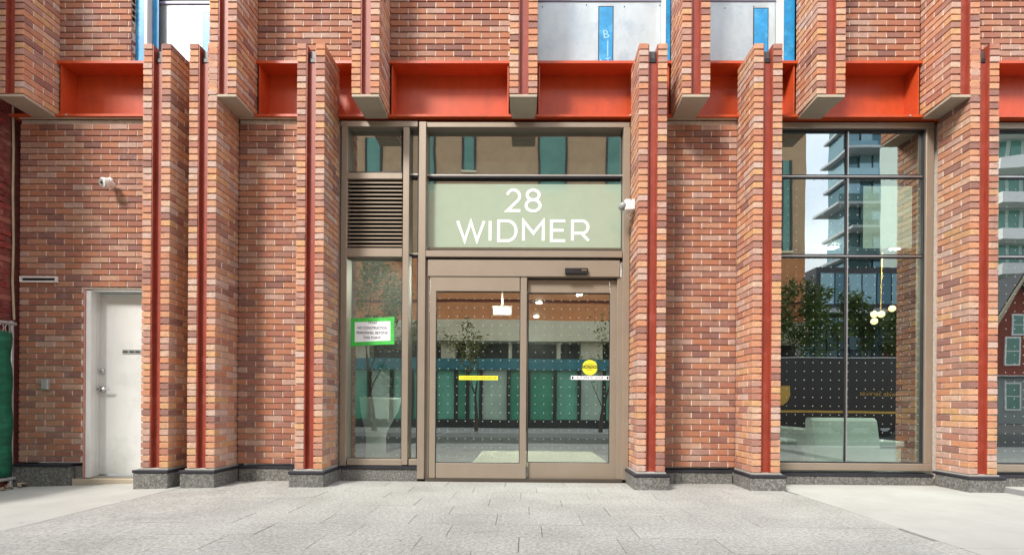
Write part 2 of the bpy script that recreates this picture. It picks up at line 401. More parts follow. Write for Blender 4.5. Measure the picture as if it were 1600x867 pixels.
def text(name, s, mat, parent, x, y, z, size, width=None, face='front', thick=0.001, align='CENTER', rot=0.0):
    cu = bpy.data.curves.new(name, 'FONT'); cu.body = s; cu.size = size; cu.align_x = align; cu.align_y = 'CENTER'
    cu.resolution_u = 3
    t = bpy.data.objects.new(name, cu); COL.objects.link(t)
    dg = bpy.context.evaluated_depsgraph_get(); dg.update()
    me = bpy.data.meshes.new_from_object(t.evaluated_get(dg)); bpy.data.objects.remove(t)
    xs = [v.co.x for v in me.vertices] or [0, 1]
    if width: 
        k = width / (max(xs) - min(xs))
        for v in me.vertices: v.co.x *= k
    me.materials.clear(); me.materials.append(MATS[mat])
    o = bpy.data.objects.new(name, me); COL.objects.link(o); o.parent = parent; o.location = (x, y, z)
    o.rotation_euler = (math.pi / 2, -rot, 0) if face == 'front' else (math.pi / 2, 0, math.pi)
    return o

# ------------------------------------------------------------------ bricks
BH, BJ = 0.0555, 0.0105; PITCH = 0.0667; BL = 0.190
_bm = {}
def brick_mesh(dx, dy, mat):
    """a brick dx long in x, dy deep in y, centred on its own origin; one of four slightly uneven shapes"""
    k = (round(dx, 3), round(dy, 3), mat, rnd.randrange(4))
    if k not in _bm:
        mb = MB().cbox(-dx / 2, dx / 2, -dy / 2, dy / 2, -BH / 2, BH / 2, 0.0028)
        mb.v = [(x + rnd.uniform(-.0012, .0012), y + rnd.uniform(-.0008, .0008), z + rnd.uniform(-.0012, .0012)) for x, y, z in mb.v]
        me = mb.mesh('brick'); me.materials.append(MATS[mat]); _bm[k] = me
    return _bm[k]
def brick(x, y, z, dx, dy, mat, parent, out='y'):
    o = bpy.data.objects.new('brick', brick_mesh(dx, dy, mat)); COL.objects.link(o); o.parent = parent
    j = rnd.uniform(-0.0018, 0.0018)
    o.location = (x + (j if out == 'x' else 0), y + (j if out == 'y' else 0), z + rnd.uniform(-.0008, .0008))
    o.rotation_euler = (rnd.uniform(-.006, .006), rnd.uniform(-.004, .004), rnd.uniform(-.004, .004))
    return o
def brick_wall(name, parent, x0, x1, z0, z1, y=0.0, openings=(), mat='brick_wall', phase=0, core_to=0.2, label=None, top_stuff=None):
    """running-bond wall face at y (facing -y): recessed mortar core + one object per brick"""
    pieces = [(x0, x1, z0, z1)]
    for ox0, ox1, oz0, oz1 in openings:
        nxt = []
        for a, b, c, d in pieces:
            if ox1 <= a or ox0 >= b or oz1 <= c or oz0 >= d: nxt.append((a, b, c, d)); continue
            if a < ox0: nxt.append((a, ox0, c, d))
            if ox1 < b: nxt.append((ox1, b, c, d))
            if oz1 < d: nxt.append((max(a, ox0), min(b, ox1), oz1, d))
            if c < oz0: nxt.append((max(a, ox0), min(b, ox1), c, oz0))
        pieces = nxt
    core = MB()
    for a, b, c, d in pieces: core.box(a, b, y + 0.014, y + core_to, c, d)
    w = empty(name, (0, 0, 0), parent)
    if label: w['label'] = label
    rest = MB()
    row = 0; z = z0 + PITCH / 2
    while z + BH / 2 < z1 + 0.004:
        spans = [(x0, x1)]
        for ox0, ox1, oz0, oz1 in openings:
            if oz0 - 0.02 < z < oz1 + 0.02:
                ns = []
                for a, b in spans:
                    if ox1 <= a or ox0 >= b: ns.append((a, b)); continue
                    if a < ox0: ns.append((a, ox0))
                    if ox1 < b: ns.append((ox1, b))
                spans = ns
        off = ((row + phase) % 2) * 0.1
        for a, b in spans:
            core.box(a + .001, b - .001, y + 0.0045, y + 0.02, z - BH / 2 + 0.001, z + BH / 2 - 0.001)      # nearly flush head joints
            k = math.floor((a - x0 - off) / 0.2)
            while True:
                s = x0 + off + k * 0.2; e = s + BL; k += 1
                if s >= b: break
                ss, ee = max(s, a), min(e, b)
                if ee - ss < 0.025: continue
                if top_stuff and z > top_stuff:
                    rest.cbox(ss, ee, y, y + 0.05, z - BH / 2, z + BH / 2, 0.003)
                else:
                    brick((ss + ee) / 2, y + 0.03, z, ee - ss, 0.06, mat, w)
        row += 1; z += PITCH
    core.build('mortar', 'mortar', w)
    if rest.v:
        r = rest.build('upper_brickwork', mat, w); r['kind'] = 'stuff'
    return w
FIN_W, LEAF, FIN_D = 0.284, 0.092, 0.36
def fin(parent, xc, z0, z1, visible, name='brick_fin', hang=False, depth=FIN_D, back=0.0, label=None, top_stuff=None):
    """a projecting fin of two one-brick leaves with a recessed steel channel between them"""
    root = empty(name, (0, 0, 0), parent)
    if label: root['label'] = label
    yf = -depth
    for side in (-1, 1):
        xl = xc + side * (FIN_W - LEAF) / 2
        core = MB().box(xl - LEAF / 2 + 0.011, xl + LEAF / 2 - 0.011, yf + 0.014, back, z0, z1 - 0.004)
        hid = MB(); row = 0; z = z0 + PITCH / 2 + (0.0 if not hang else 0.0)
        while z + BH / 2 < z1 + 0.02:
            y = yf; first = BL if row % 2 == 0 else 0.09
            core.box(xl - LEAF / 2 + 0.0035, xl + LEAF / 2 - 0.0035, yf + 0.02, back - 0.001, z - BH / 2 + 0.001, z + BH / 2 - 0.001)
            n = 0
            while y < back - 0.02:
                ln = first if n == 0 else BL
                ye = min(y + ln, back)
                if ye - y > 0.02:
                    seen = (n == 0 or side == visible) and not (top_stuff and z > top_stuff)
                    if seen: brick(xl, (y + ye) / 2, z, LEAF, ye - y, 'brick_pier', root, 'y' if n == 0 else 'x')
                    else: hid.cbox(xl - LEAF / 2, xl + LEAF / 2, y, ye, z - BH / 2, z + BH / 2, 0.003)
                y += ln + BJ; n += 1
            row += 1; z += PITCH
        core.build('mortar_core', 'mortar', root)
        h = hid.build('hidden_brickwork', 'brick_pier', root); h['kind'] = 'stuff'
    # steel channel: two lining flanges and a recessed web
    a = xc - FIN_W / 2 + LEAF + 0.001; b = xc + FIN_W / 2 - LEAF - 0.001
    zb, zt = (z0 - 0.012, z1 - 0.015) if not hang else (z0 - 0.002, z1)
    web_top = zt if hang else zt - 0.16
    ch = MB().box(a, a + 0.008, yf + 0.006, back, zb, zt).box(b - 0.008, b, yf + 0.006, back, zb, zt)
    ch.box(a + 0.008, b - 0.008, yf + 0.042, yf + 0.052, zb, web_top)
    ch.build('steel_channel', 'steel_oxide', root)
    return root, (a, b, yf, web_top)

# ------------------------------------------------------------------ ground
def g(x):
    if x > -2.2: return 0.0
    t = min(1.0, (-2.2 - x) / 3.3)
    return -0.10 * t * (0.35 + 0.65 * t) if t < 1 else -0.10
KERB_Y, FAR_KERB, FAR_WALL = -4.55, -8.2, -11.0
mb = MB(); mb.box(-600, 600, -600, 600, -0.6, -0.30)
tag(mb.build('ground', 'asphalt_patch'), kind='structure')
mb = MB(); mb.box(-120, 120, FAR_KERB - 0.02, KERB_Y - 0.14, -0.35, -0.14)
tag(mb.build('road', 'asphalt'), kind='structure')
mb = MB(); mb.box(7, 120, -40, FAR_KERB - 0.02, -0.36, -0.145)
tag(mb.build('side_road', 'asphalt'), kind='structure')
kb = tag(empty('kerb'), kind='structure')
for i in range(30):
    x = -18 + i * 1.2
    bx('kerb_stone', 'concrete_light', kb, x, x + 1.192, KERB_Y - 0.14, KERB_Y, -0.3, g(x) - 0.004, 0.008)
fk = tag(empty('far_kerb'), kind='structure')
for i in range(30):
    x = -29.2 + i * 1.2
    bx('kerb_stone', 'concrete_light', fk, x, x + 1.192, FAR_KERB - 0.16, FAR_KERB, -0.3, 0.0, 0.008)
bx('far_pavement', 'concrete_light', None, -40, 7, FAR_WALL - 2, FAR_KERB - 0.165, -0.3, -0.006)
tag(bpy.data.objects['far_pavement'], kind='structure')
# the pavement at our side: a bed sheet, granite pavers in the middle, concrete slabs left and right
PX0, PX1 = W(290, 763, -0.30)[0], W(1222, 766, -0.30)[0]
pave = tag(empty('pavement'), kind='structure')
bed = MB()
NXS = 40
for i in range(NXS + 1):
    x = -18 + 36 * i / NXS
    bed.v += [(x, KERB_Y, g(x) - 0.03), (x, 0.3, g(x) - 0.03)]
for i in range(NXS): bed.f.append((2 * i, 2 * i + 2, 2 * i + 3, 2 * i + 1))
bed.build('joint_bed', 'joint_dark', pave)
_pm = {}
def slab(name, mat, x0, x1, y0, y1, gap=0.0034, th=0.05, c=0.0015, share=True):
    xm, ym = (x0 + x1) / 2, (y0 + y1) / 2; dx, dy = x1 - x0 - gap, y1 - y0 - gap
    k = (round(dx, 3), round(dy, 3), mat)
    if k not in _pm:
        me = MB().cbox(-dx / 2, dx / 2, -dy / 2, dy / 2, -th, 0, c).mesh(name); me.materials.append(MATS[mat]); _pm[k] = me
    o = bpy.data.objects.new(name, _pm[k]); COL.objects.link(o); o.parent = pave
    o.location = (xm, ym, g(xm) + rnd.uniform(-0.0012, 0.0012))
    o.rotation_euler = (rnd.uniform(-.0012, .0012), -math.atan((g(x1) - g(x0)) / (x1 - x0)), 0)
    return o
row = 0; y = -0.02
while y > KERB_Y + 0.02:
    y0 = max(y - 0.288, KERB_Y)
    k = 0; x = PX0 - [0.42, 0.1, 0.25, 0.52, 0.18][row % 5]
    while x < PX1:
        a, b = max(x, PX0), min(x + 0.62, PX1)
        if b - a > 0.05: slab('paver', 'granite_paver', a, b, y0, y)
        x += 0.62
    y = y0; row += 1
JY = W(1440, 853, 0)[1]
jy = -D_WALL + CAM_Z * F_PX / (853 - 635)
for xa, xb in ((PX1, 4.78), (5.12, 7.6), (7.6, 10.4), (10.4, 14)):
    for ya, yb in ((jy, -0.02), (-3.6, jy), (KERB_Y, -3.6)): slab('concrete_slab', 'concrete_light', xa, xb, ya, yb, 0.010)
for ya, yb in ((-2.1, -0.02), (KERB_Y, -2.1)): slab('asphalt_strip', 'asphalt_patch', 4.78, 5.12, ya, yb, 0.004)
xs = [PX0, -4.6, -5.7, -6.9, -8.4]
for i in range(4):
    for ya, yb in ((-1.9, -0.02), (-3.4, -1.9), (KERB_Y, -3.4)): slab('concrete_slab', 'concrete_light', xs[i + 1], xs[i], ya, yb, 0.003 if i < 3 else 0.01)

# ------------------------------------------------------------------ the building
B = tag(empty('brick_building'), 'red brick entrance front with projecting brick fins, orange steel beam and bronze framed glass', 'building')
WX0 = W(30, 500)[0]
Z0 = 0.172; ZT = 3.952                              # foot and head of the ground-floor brickwork
BEAM0, BEAM1 = 3.968, 4.575
fin_px = [243.3, 315.5, 484.0, 1019.0, 1199.0, 1537.8]
fx = [W(u, 400, -FIN_D)[0] for u in fin_px]
FIN_TOP = 0.172 + 65 * PITCH
fin_labels = ['brick fin beside the white door', 'brick fin close to the fin by the white door', 'brick fin beside the louvre and the taped notice',
              'brick fin beside the sliding door with white camera', 'brick fin at the start of the big lobby window', 'brick fin beyond the big lobby window']
light_lab = ['small black box light on top of the brick fin beside the white door', 'small black box light on the fin between the white door fin and bare brick bay',
             'small black box light on top of the brick fin beside the louvre', 'small black box light on top of the brick fin beside the sliding door',
             'small black box light on the brick fin where the big lobby window starts', 'small black box light on the brick fin past the big lobby window']
for i, x in enumerate(fx):
    root, (a, b, yf, wt) = fin(B, x, Z0, FIN_TOP, 1 if x < 0 else -1, label=fin_labels[i])
    lt = tag(empty('fin_light', ((a + b) / 2, yf + 0.12, wt)), light_lab[i], 'light', 'box lights in the tops of the brick fins')
    hw = (b - a) / 2 - 0.012
    bx('housing', 'lamp_housing', lt, -hw, hw, -0.075, 0.05, 0.045, 0.125, 0.006)
    bx('lens_hood', 'black_plastic', lt, -hw, hw, -0.085, 0.05, 0.0, 0.045, 0.004)
    bx('bracket', 'steel_oxide', lt, -0.012, 0.012, -0.06, 0.0, -0.06, 0.0)
    # plinth and flashing of the fin
    pw = FIN_W / 2 + 0.034
    bx('plinth', 'granite_dark', root, x - pw, x + pw, -FIN_D - 0.050, -0.03, -0.2, 0.128, 0.004)
    bx('flashing', 'flashing', root, x - pw - 0.006, x + pw + 0.006, -FIN_D - 0.058, 0.0, 0.130, 0.158, 0.003)
    bx('mortar_bed', 'concrete_light', root, x - FIN_W / 2 - 0.008, x + FIN_W / 2 + 0.008, -FIN_D - 0.014, 0.0, 0.1585, 0.171)
# fins hanging from the upper floor
hang_px = [15.0, 348.0, 571.0, 818.0, 1088.0, 1299.2, 1508.8]
hang_lab = ['hanging brick fin over the painted neighbour wall corner', 'hanging brick fin beside the taped upper window over the white door side', 'hanging brick fin over the louvre', 'hanging brick fin over the address sign',
            'hanging brick fin between the two metal covered windows', 'hanging brick fin over the big lobby window', 'hanging brick fin overlapping the fin past the lobby window']
hx = []
HB = 3.975
for i, u in enumerate(hang_px):
    x = W(u, 100, -FIN_D)[0]; hx.append(x)
    root, _ = fin(B, x, HB + 0.014, 6.6, 1 if x < -0.2 else -1, name='hanging_fin', hang=True, label=hang_lab[i], top_stuff=5.02)
    sf = MB().prism([(x - FIN_W / 2 + 0.004, -FIN_D + 0.004), (x + FIN_W / 2 - 0.004, -FIN_D + 0.004), (x + FIN_W / 2 - 0.016, -0.005), (x - FIN_W / 2 + 0.016, -0.005)], 'z', HB - 0.012, HB + 0.012)
    sf.build('soffit_plate', 'concrete_soffit', root)

# lower walls
dx0, dz1 = W(129, 452)[0], W(160, 451)[1]
DX1 = fx[0] + 0.10
wa = brick_wall('brick_wall', B, WX0, fx[0] - FIN_W / 2 - 0.002, Z0, ZT, openings=((dx0, DX1, -1, dz1),), label='bare brick bay around the white door', phase=1)
wb = brick_wall('brick_wall', B, fx[1] + FIN_W / 2 + 0.002, fx[2] - FIN_W / 2 - 0.002, Z0, ZT, label='bare brick bay between two fins beside the entrance glass')
wc = brick_wall('brick_wall', B, fx[3] + FIN_W / 2 + 0.002, fx[4] - FIN_W / 2 - 0.002, Z0, ZT, label='bare brick bay between the entrance and the lobby window')
bk = MB().box(DX1, fx[1] + 0.1, 0.02, 0.2, -0.2, ZT).box(fx[2] - 0.14, fx[2] + 0.14, 0.02, 0.2, -0.2, ZT).box(fx[3] - 0.14, fx[3] + 0.14, 0.02, 0.2, -0.2, ZT).box(fx[4] - 0.14, fx[4] + 0.14, 0.02, 0.2, -0.2, ZT).box(fx[5] - 0.10, fx[5] + 0.12, 0.02, 0.2, -0.2, ZT)
bk.build('backing_wall', 'mortar', B)
# plinth stones and flashing along the walls and windows
def plinth_run(x0, x1, zt, joints, y=0.0, flash=0.028):
    e = [x0] + [j for j in joints if x0 < j < x1] + [x1]
    for a, b in zip(e, e[1:]): bx('plinth_stone', 'granite_dark', B, a + 0.002, b - 0.002, y - 0.028, y + 0.15, -0.2, zt, 0.003)
    bx('flashing', 'flashing', B, x0, x1, y - 0.036, y + 0.12, zt + 0.002, zt + flash)
plinth_run(W(24, 745)[0], W(113, 745)[0] , 0.128, [])
bx('plinth_return', 'granite_dark', B, W(114, 745)[0], dx0, 0.02, 0.2, 0.0, 0.128, 0.003)
plinth_run(fx[1] + 0.18, fx[2] - 0.18, 0.128, [])
plinth_run(fx[3] + 0.18, fx[4] - 0.18, 0.120, [W(1063, 745)[0]])
# door step
bx('door_step', 'concrete_soffit', B, W(114, 750)[0], DX1, -0.015, 0.35, -0.25, W(180, 748)[1], 0.004)

# upper walls above the beam (brick) and covered windows
UZ = BEAM1 + 0.006; UT = 6.6
def upx(u): return W(u, 60)[0]
ub = [(-7.2, upx(205)), (hx[1] + 0.142, hx[2] - 0.142), (hx[2] + 0.142, hx[3] - 0.142), (hx[5] + 0.142, hx[6] - 0.142), (hx[6] + 0.142, 7.2)]
for i, (a, b) in enumerate(ub):
    brick_wall('upper_brick_wall', B, a, b, UZ, UT, phase=i, top_stuff=5.06, core_to=0.22)
# windows covered with sheet metal
def covered_window(x0, x1, tape_u, sheet_top_v, rev_left, rev_right, label):
    r = empty('covered_window', (0, 0, 0), B); r['label'] = label
    yb = 0.16
    zt = W(900, sheet_top_v, yb)[1]
    bx('metal_sheet', 'sheet_metal', r, x0, x1, yb, yb + 0.02, UZ, zt)
    bx('upper_pane', 'opp_dark', r, x0, x1, yb + 0.03, yb + 0.05, zt - 0.02, UT)
    bx('sheet_fold', 'lilac_strip', r, x0, x1, yb - 0.012, yb + 0.018, zt + 0.001, zt + 0.03)
    for k in range(7):
        sx = x0 + (x1 - x0) * (k + 0.5 + rnd.uniform(-.25, .25)) / 7
        sz = UZ + (0.03 if k % 2 else zt - UZ - 0.06) + rnd.uniform(-.02, .02)
        MB().tube([(sx, yb - 0.005, sz), (sx, yb + 0.002, sz)], [0.006, 0.006], 6).build('screw', 'flashing', r)
    if tape_u:
        a, b = W(tape_u[0], 60, yb)[0], W(tape_u[1], 60, yb)[0]
        t0 = W(900, tape_u[2], yb)[1]
        bx('tape_edge', 'flashing', r, a - 0.010, b + 0.010, yb - 0.003, yb - 0.001, UZ, t0 + 0.012)
        tp = bx('blue_tape', 'blue_membrane', r, a, b, yb - 0.006, yb - 0.0035, UZ, t0)
        if tape_u[3]:
            text('lettering', 'B', 'blue_pale', tp, (a + b) / 2, yb - 0.0075, UZ + 0.43, 0.13, rot=0.15)
            text('lettering', 'LT', 'blue_pale', tp, (a + b) / 2, yb - 0.0075, UZ + 0.12, 0.12, rot=0.15)
            bx('lettering', 'blue_pale', tp, (a + b) / 2 + 0.015, (a + b) / 2 + 0.028, yb - 0.0075, yb - 0.0065, UZ + 0.18, UZ + 0.36)
    if rev_left:
        bx('membrane', 'blue_membrane', r, rev_left[0], rev_left[1], 0.05, 0.055, UZ, UT)
        bx('mullion', 'white_plastic', r, rev_left[1], rev_left[1] + 0.028, 0.03, 0.10, UZ, UT)
        bx('membrane', 'blue_membrane', r, rev_left[1] + 0.03, rev_left[1] + 0.10, 0.10, 0.105, UZ, UT)
    if rev_right:
        bx('membrane', 'blue_membrane', r, rev_right[0], rev_right[1], 0.03, 0.036, UZ, UT)
        bx('mullion', 'white_plastic', r, rev_right[0] - 0.012, rev_right[0], 0.02, 0.15, UZ, UT)
    return r
covered_window(upx(206), hx[1] - 0.15, (318, 332, 20, False), 7, (upx(206), upx(222)), None, 'upper window covered with white sheet metal beside bright blue membrane')
covered_window(hx[3] + 0.15, hx[4] - 0.15, (936, 957, 12, True), 3, None, (upx(1041), hx[4] - 0.14), 'wide upper window covered with sheet metal and a lettered blue tape')
covered_window(hx[4] + 0.15, hx[5] - 0.15, (1178, 1199, 15, False), 3, None, (upx(1226), hx[5] - 0.14), 'upper window covered with sheet metal and plain blue tape')

# steel beam
BY = -0.035
beam = MB().box(-7.2, 7.2, BY, 0.36, BEAM0, BEAM0 + 0.026).box(-7.2, 7.2, BY, 0.36, BEAM1 - 0.028, BEAM1).box(-7.2, 7.2, 0.155, 0.172, BEAM0 + 0.026, BEAM1 - 0.028)
bo = beam.build('steel_beam', 'steel_red', B); bo['label'] = 'orange red steel beam'
for i, x in enumerate(hx):
    for s in (-1, 1):
        xx = x + s * 0.17
        bx('stiffener', 'steel_red', bo, xx - 0.007, xx + 0.007, BY + 0.02, 0.155, BEAM0 + 0.0265, BEAM1 - 0.0285)
for a, b in ((WX0, fx[0] - 0.15), (fx[1] + 0.15, fx[2] - 0.15), (fx[3] + 0.15, fx[4] - 0.15)):
    bx('shelf_angle', 'tan_angle', bo, a, b, -0.018, 0.0, ZT + 0.001, BEAM0 - 0.001)
for u in (104, 985, 1422):
    x = W(u, 180, BY)[0]
    MB().tube([(x, BY - 0.006, BEAM0 + 0.013), (x, BY + 0.004, BEAM0 + 0.013)], [0.011, 0.011], 8).build('bolt', 'galvanised', bo)

# ------------------------------------------------------------------ white service door
dr = empty('door', (0, 0, 0), B); dr['label'] = 'white metal service door with lever handle'
yl = 0.13
lx0, lz0, lz1 = W(151, 600, yl)[0], W(185, 741, yl)[1], W(185, 459, yl)[1]
bx('leaf', 'white_paint', dr, lx0, lx0 + 0.93, yl, yl + 0.045, lz0, lz1, 0.003)
fxo = W(133.5, 600, 0.02)[0]
bx('frame', 'white_paint', dr, fxo, fxo + 0.055, 0.02, 0.22, lz0 - 0.02, dz1 - 0.015, 0.004)
bx('frame', 'white_paint', dr, fxo + 0.057, lx0 - 0.004, 0.085, 0.22, lz0 - 0.02, lz1 + 0.006, 0.004)
bx('frame', 'white_paint', dr, fxo + 0.057, lx0 + 0.99, 0.02, 0.22, lz1 + 0.008, dz1 - 0.015, 0.004)
bx('frame', 'white_paint', dr, lx0 + 0.935, lx0 + 0.99, 0.02, 0.22, lz0 - 0.02, lz1 + 0.006, 0.004)
bx('caulk', 'pink_caulk', dr, dx0 + 0.001, fxo - 0.001, 0.012, 0.2, lz0 - 0.02, dz1 - 0.002)
bx('threshold', 'alu_cap', dr, fxo + 0.06, lx0 + 0.93, 0.06, 0.2, lz0 - 0.03, lz0 - 0.008)
hxx, hzz = W(161, 608, yl)
hd = MB().tube([(hxx, yl - 0.012, hzz), (hxx, yl, hzz)], [0.034, 0.036], 20).tube([(hxx, yl - 0.055, hzz), (hxx, yl - 0.012, hzz)], [0.013, 0.013], 12)
hd.tube([(hxx - 0.012, yl - 0.055, hzz), (hxx + 0.05, yl - 0.058, hzz + 0.001), (hxx + 0.115, yl - 0.048, hzz - 0.002)], [0.012, 0.010, 0.007], 10)
hd.build('lever_handle', 'chrome', dr, smooth=True)
dbx, dbz = W(161, 580, yl)
MB().tube([(dbx, yl - 0.022, dbz), (dbx, yl - 0.016, dbz), (dbx, yl, dbz)], [0.019, 0.025, 0.028], 20).build('deadbolt', 'chrome', dr)
a, zt = W(191.5, 546, yl); b, zb = W(226, 553, yl)
pl = bx('name_plate', 'plate_grey', dr, a, a + 0.30, yl - 0.004, yl, zb, zt)
for k, (p, q) in enumerate(((0.012, 0.062), (0.085, 0.135), (0.15, 0.20), (0.215, 0.285))):
    bx('lettering', 'ink', pl, a + p, a + q, yl - 0.006, yl - 0.0045, zb + 0.016, zb + 0.033)

# ------------------------------------------------------------------ entrance screen
E = empty('entrance_screen', (0, 0, 0), B); E['label'] = 'bronze framed entrance glazing with louvre and address sign'
def X(u, v=400, y=0.0): return W(u, v, y)[0]
def Zc(v, y=0.0, u=740): return W(u, v, y)[1]
FB, FF = 0.14, -0.004            # frame back and front
def bar(name, u0, u1, v0, v1, y0=FF, y1=FB, mat='frame_bronze', parent=None, u=740, c=0.003, vm=None):
    va = vm if vm is not None else (v0 + v1) / 2
    return bx(name, mat, parent or E, X(u0, va, y0), X(u1, va, y0), y0, y1, Zc(v1, y0, u), Zc(v0, y0, u), c)
top_v = 189
bar('mullion', 532, 541.5, 196.5, 730, u=536, c=0.003)
bar('mullion', 628.5, 638, 198.5, 726, u=636)
bar('mullion', 653, 664, 190, 748, y0=-0.02, u=660)
bar('mullion', 973, 983.5, 199, 749, y0=-0.012, u=978)
bar('head_rail', 532, 652.7, 189, 198, u=590)
bar('head_rail', 664.3, 984, 191, 199, u=820)
bar('transom', 541.8, 628.2, 270, 279.5, u=585)
bar('transom', 541.8, 628.2, 387.5, 401, u=585)
bar('sill_rail', 541.8, 628.2, 717, 726.5, u=585)
bar('sill_rail', 638.3, 652.7, 717, 726.5, u=645)
bar('transom', 664.3, 972.7, 391.5, 401.5, y0=-0.012, u=820)
# thin glazing bars
for (u0, u1, v, uu) in ((638.3, 652.7, 273, 645), (638.3, 652.7, 397, 645), (664.3, 972.7, 274.5, 820)):
    bar('glazing_bar', u0, u1, v - 1.6, v + 0.4, y0=0.045, y1=0.075, mat='alu_cap', u=uu, c=0)
    bar('glazing_gasket', u0, u1, v + 0.5, v + 3.0, y0=0.05, y1=0.075, mat='flashing', u=uu, c=0)
GY = GLASS_Y
def pane(u0, u1, v0, v1, mat, parent=None, y=GY, u=740, name='pane'):
    vm = (v0 + v1) / 2
    return glaze(name, mat, parent or E, X(u0, vm, 0), X(u1, vm, 0), y, y + 0.006, Zc(v1, 0, u), Zc(v0, 0, u))
pane(541, 629, 197, 271, 'glass_clear', u=585)
pane(541, 629, 400, 718, 'glass_lobby', u=585)
pane(638, 653, 197, 272, 'glass_clear', u=645)
pane(638, 653, 276, 395, 'glass_clear', u=645)
pane(638, 653, 399, 718, 'glass_clear', u=645)
pane(664, 973, 198, 272, 'glass_clear', u=820)
pane(664, 973, 278, 392, 'glass_clear', u=820)
# dark gaskets round the panes
for (u0, u1, v0, v1, uu) in ((541.6, 628.4, 198.2, 270, 585), (541.6, 628.4, 401.2, 717, 585), (638.2, 652.8, 198.2, 717, 645), (664.2, 972.8, 199.2, 391.5, 820)):
    for (a, b, c2, d) in ((u0, u0 + 1.5, v0, v1), (u1 - 1.5, u1, v0, v1), (u0 + 1.5, u1 - 1.5, v0, v0 + 1.6), (u0 + 1.5, u1 - 1.5, v1 - 1.6, v1)):
        bar('gasket', a, b, c2, d, y0=0.06, y1=0.084, mat='flashing', u=uu, c=0)
# louvre
LV = empty('louvre', (0, 0, 0), B); LV['label'] = 'bronze horizontal slat louvre beside the entrance'
n = 17
for i in range(n):
    v = 281.5 + (386 - 281.5) * (i + 0.5) / n
    zc = Zc(v, 0.02, 585); h = 0.017
    MB().prism([(0.010, zc - h), (0.018, zc - h - 0.003), (0.075, zc + h), (0.068, zc + h + 0.004), (0.010, zc - h + 0.012)], 'x', X(542.2, 330), X(627.8, 330)).build('louvre_slat', 'frame_bronze', LV)
bx('louvre_back', 'opp_black', LV, X(541.9, 330), X(628.1, 330), 0.10, 0.12, Zc(387.4, 0, 585), Zc(279.6, 0, 585))
# plinth under the sidelight
sx0, sx1 = fx[2] + 0.18, X(652, 740)
bx('plinth_stone', 'granite_dark', B, sx0, sx1, 0.0, 0.15, -0.2, Zc(732, 0, 590) - 0.003, 0.003)
bx('flashing', 'flashing', B, sx0, sx1 + 0.01, -0.012, 0.14, Zc(732, 0, 590), Zc(727, 0, 590))

# address sign: pale film behind the glass and white letters on it
AS = empty('address_sign', (0, 0, 0), B); AS['label'] = 'pale green window film with large white address 28 WIDMER'
plain('film_pale', (0.36, 0.46, 0.36), 0.04, var=0.03, spec=1.0)
MATS['film_pale'].node_tree.nodes['Principled BSDF'].inputs['IOR'].default_value = 1.9
bx('window_film', 'film_pale', AS, X(668, 340, GY), X(971, 340, GY), GY - 0.003, GY - 0.0012, Zc(387, GY, 820), Zc(288, GY, 820))
def stroke_letter(ch, x0, x1, z0, z1, sw):
    """flat letter built from strokes; returns a list of poly-lines"""
    w, h = x1 - x0, z1 - z0; hs = sw / 2
    def P(a, b): return (x0 + hs + a * (w - sw), z0 + hs + b * (h - sw))
    def arc(cx, cz, rx, rz, t0, t1, n=18): return [(cx + rx * math.cos(t0 + (t1 - t0) * i / n), cz + rz * math.sin(t0 + (t1 - t0) * i / n)) for i in range(n + 1)]
    iw, ih = w - sw, h - sw; bx0, bz0 = x0 + hs, z0 + hs; pi = math.pi
    if ch == 'W': return [[P(0, 1), P(.27, 0), P(.5, .97), P(.73, 0), P(1, 1)]]
    if ch == 'I': return [[P(.5, 0), P(.5, 1)]]
    if ch == 'D': return [[P(0, 0), P(.45, 0)] + arc(bx0 + iw * .5, bz0 + ih * .5, iw * .5, ih * .5, -pi / 2, pi / 2) + [P(.45, 1), P(0, 1), P(0, 0)]]
    if ch == 'M': return [[P(0, 0), P(0, 1), P(.5, .38), P(1, 1), P(1, 0)]]
    if ch == 'E': return [[P(1, 0), P(0, 0), P(0, 1), P(1, 1)], [P(0, .52), P(.88, .52)]]
    if ch == 'R': return [[P(0, 0), P(0, 1), P(.55, 1)] + arc(bx0 + iw * .6, bz0 + ih * .69, iw * .36, ih * .31, pi / 2, -pi / 2) + [(bx0 + hs, bz0 + ih * .38)], [P(.55, .38), P(1, 0)]]
    if ch == '2': return [arc(bx0 + iw * .48, bz0 + ih * .70, iw * .46, ih * .30, pi * 0.93, -pi * 0.22) + [P(.02, 0), P(1, 0)]]
    if ch == '8': return [arc(bx0 + iw * .5, bz0 + ih * .765, iw * .43, ih * .235, 0, 2 * pi, 28), arc(bx0 + iw * .5, bz0 + ih * .265, iw * .5, ih * .265, 0, 2 * pi, 28)]
def ribbon(mb, pts, sw, y):
    n = len(pts); closed = (Vector(pts[0]) - Vector(pts[-1])).length < 1e-6; L_, R_ = [], []
    for i in range(n):
        p = Vector(pts[i])
        a = Vector(pts[i - 1]) if i > 0 else (Vector(pts[-2]) if closed else None)
        b = Vector(pts[i + 1]) if i < n - 1 else (Vector(pts[1]) if closed else None)
        d1 = (p - a).normalized() if a is not None else (b - p).normalized()
        d2 = (b - p).normalized() if b is not None else d1
        n1 = Vector((-d1.y, d1.x)); n2 = Vector((-d2.y, d2.x)); mm = (n1 + n2)
        mm = n1 if mm.length < 1e-4 else mm.normalized()
        k = sw / 2 / max(0.38, mm.dot(n1))
        L_.append(p + mm * k); R_.append(p - mm * k)
    for i in range(n - 1):
        b0 = len(mb.v)
        for yy in (y, y + 0.002):
            for q in (L_[i], L_[i + 1], R_[i + 1], R_[i]): mb.v.append((q.x, yy, q.y))
        mb.f += [(b0, b0 + 1, b0 + 2, b0 + 3), (b0 + 7, b0 + 6, b0 + 5, b0 + 4), (b0, b0 + 4, b0 + 5, b0 + 1), (b0 + 3, b0 + 2, b0 + 6, b0 + 7)]
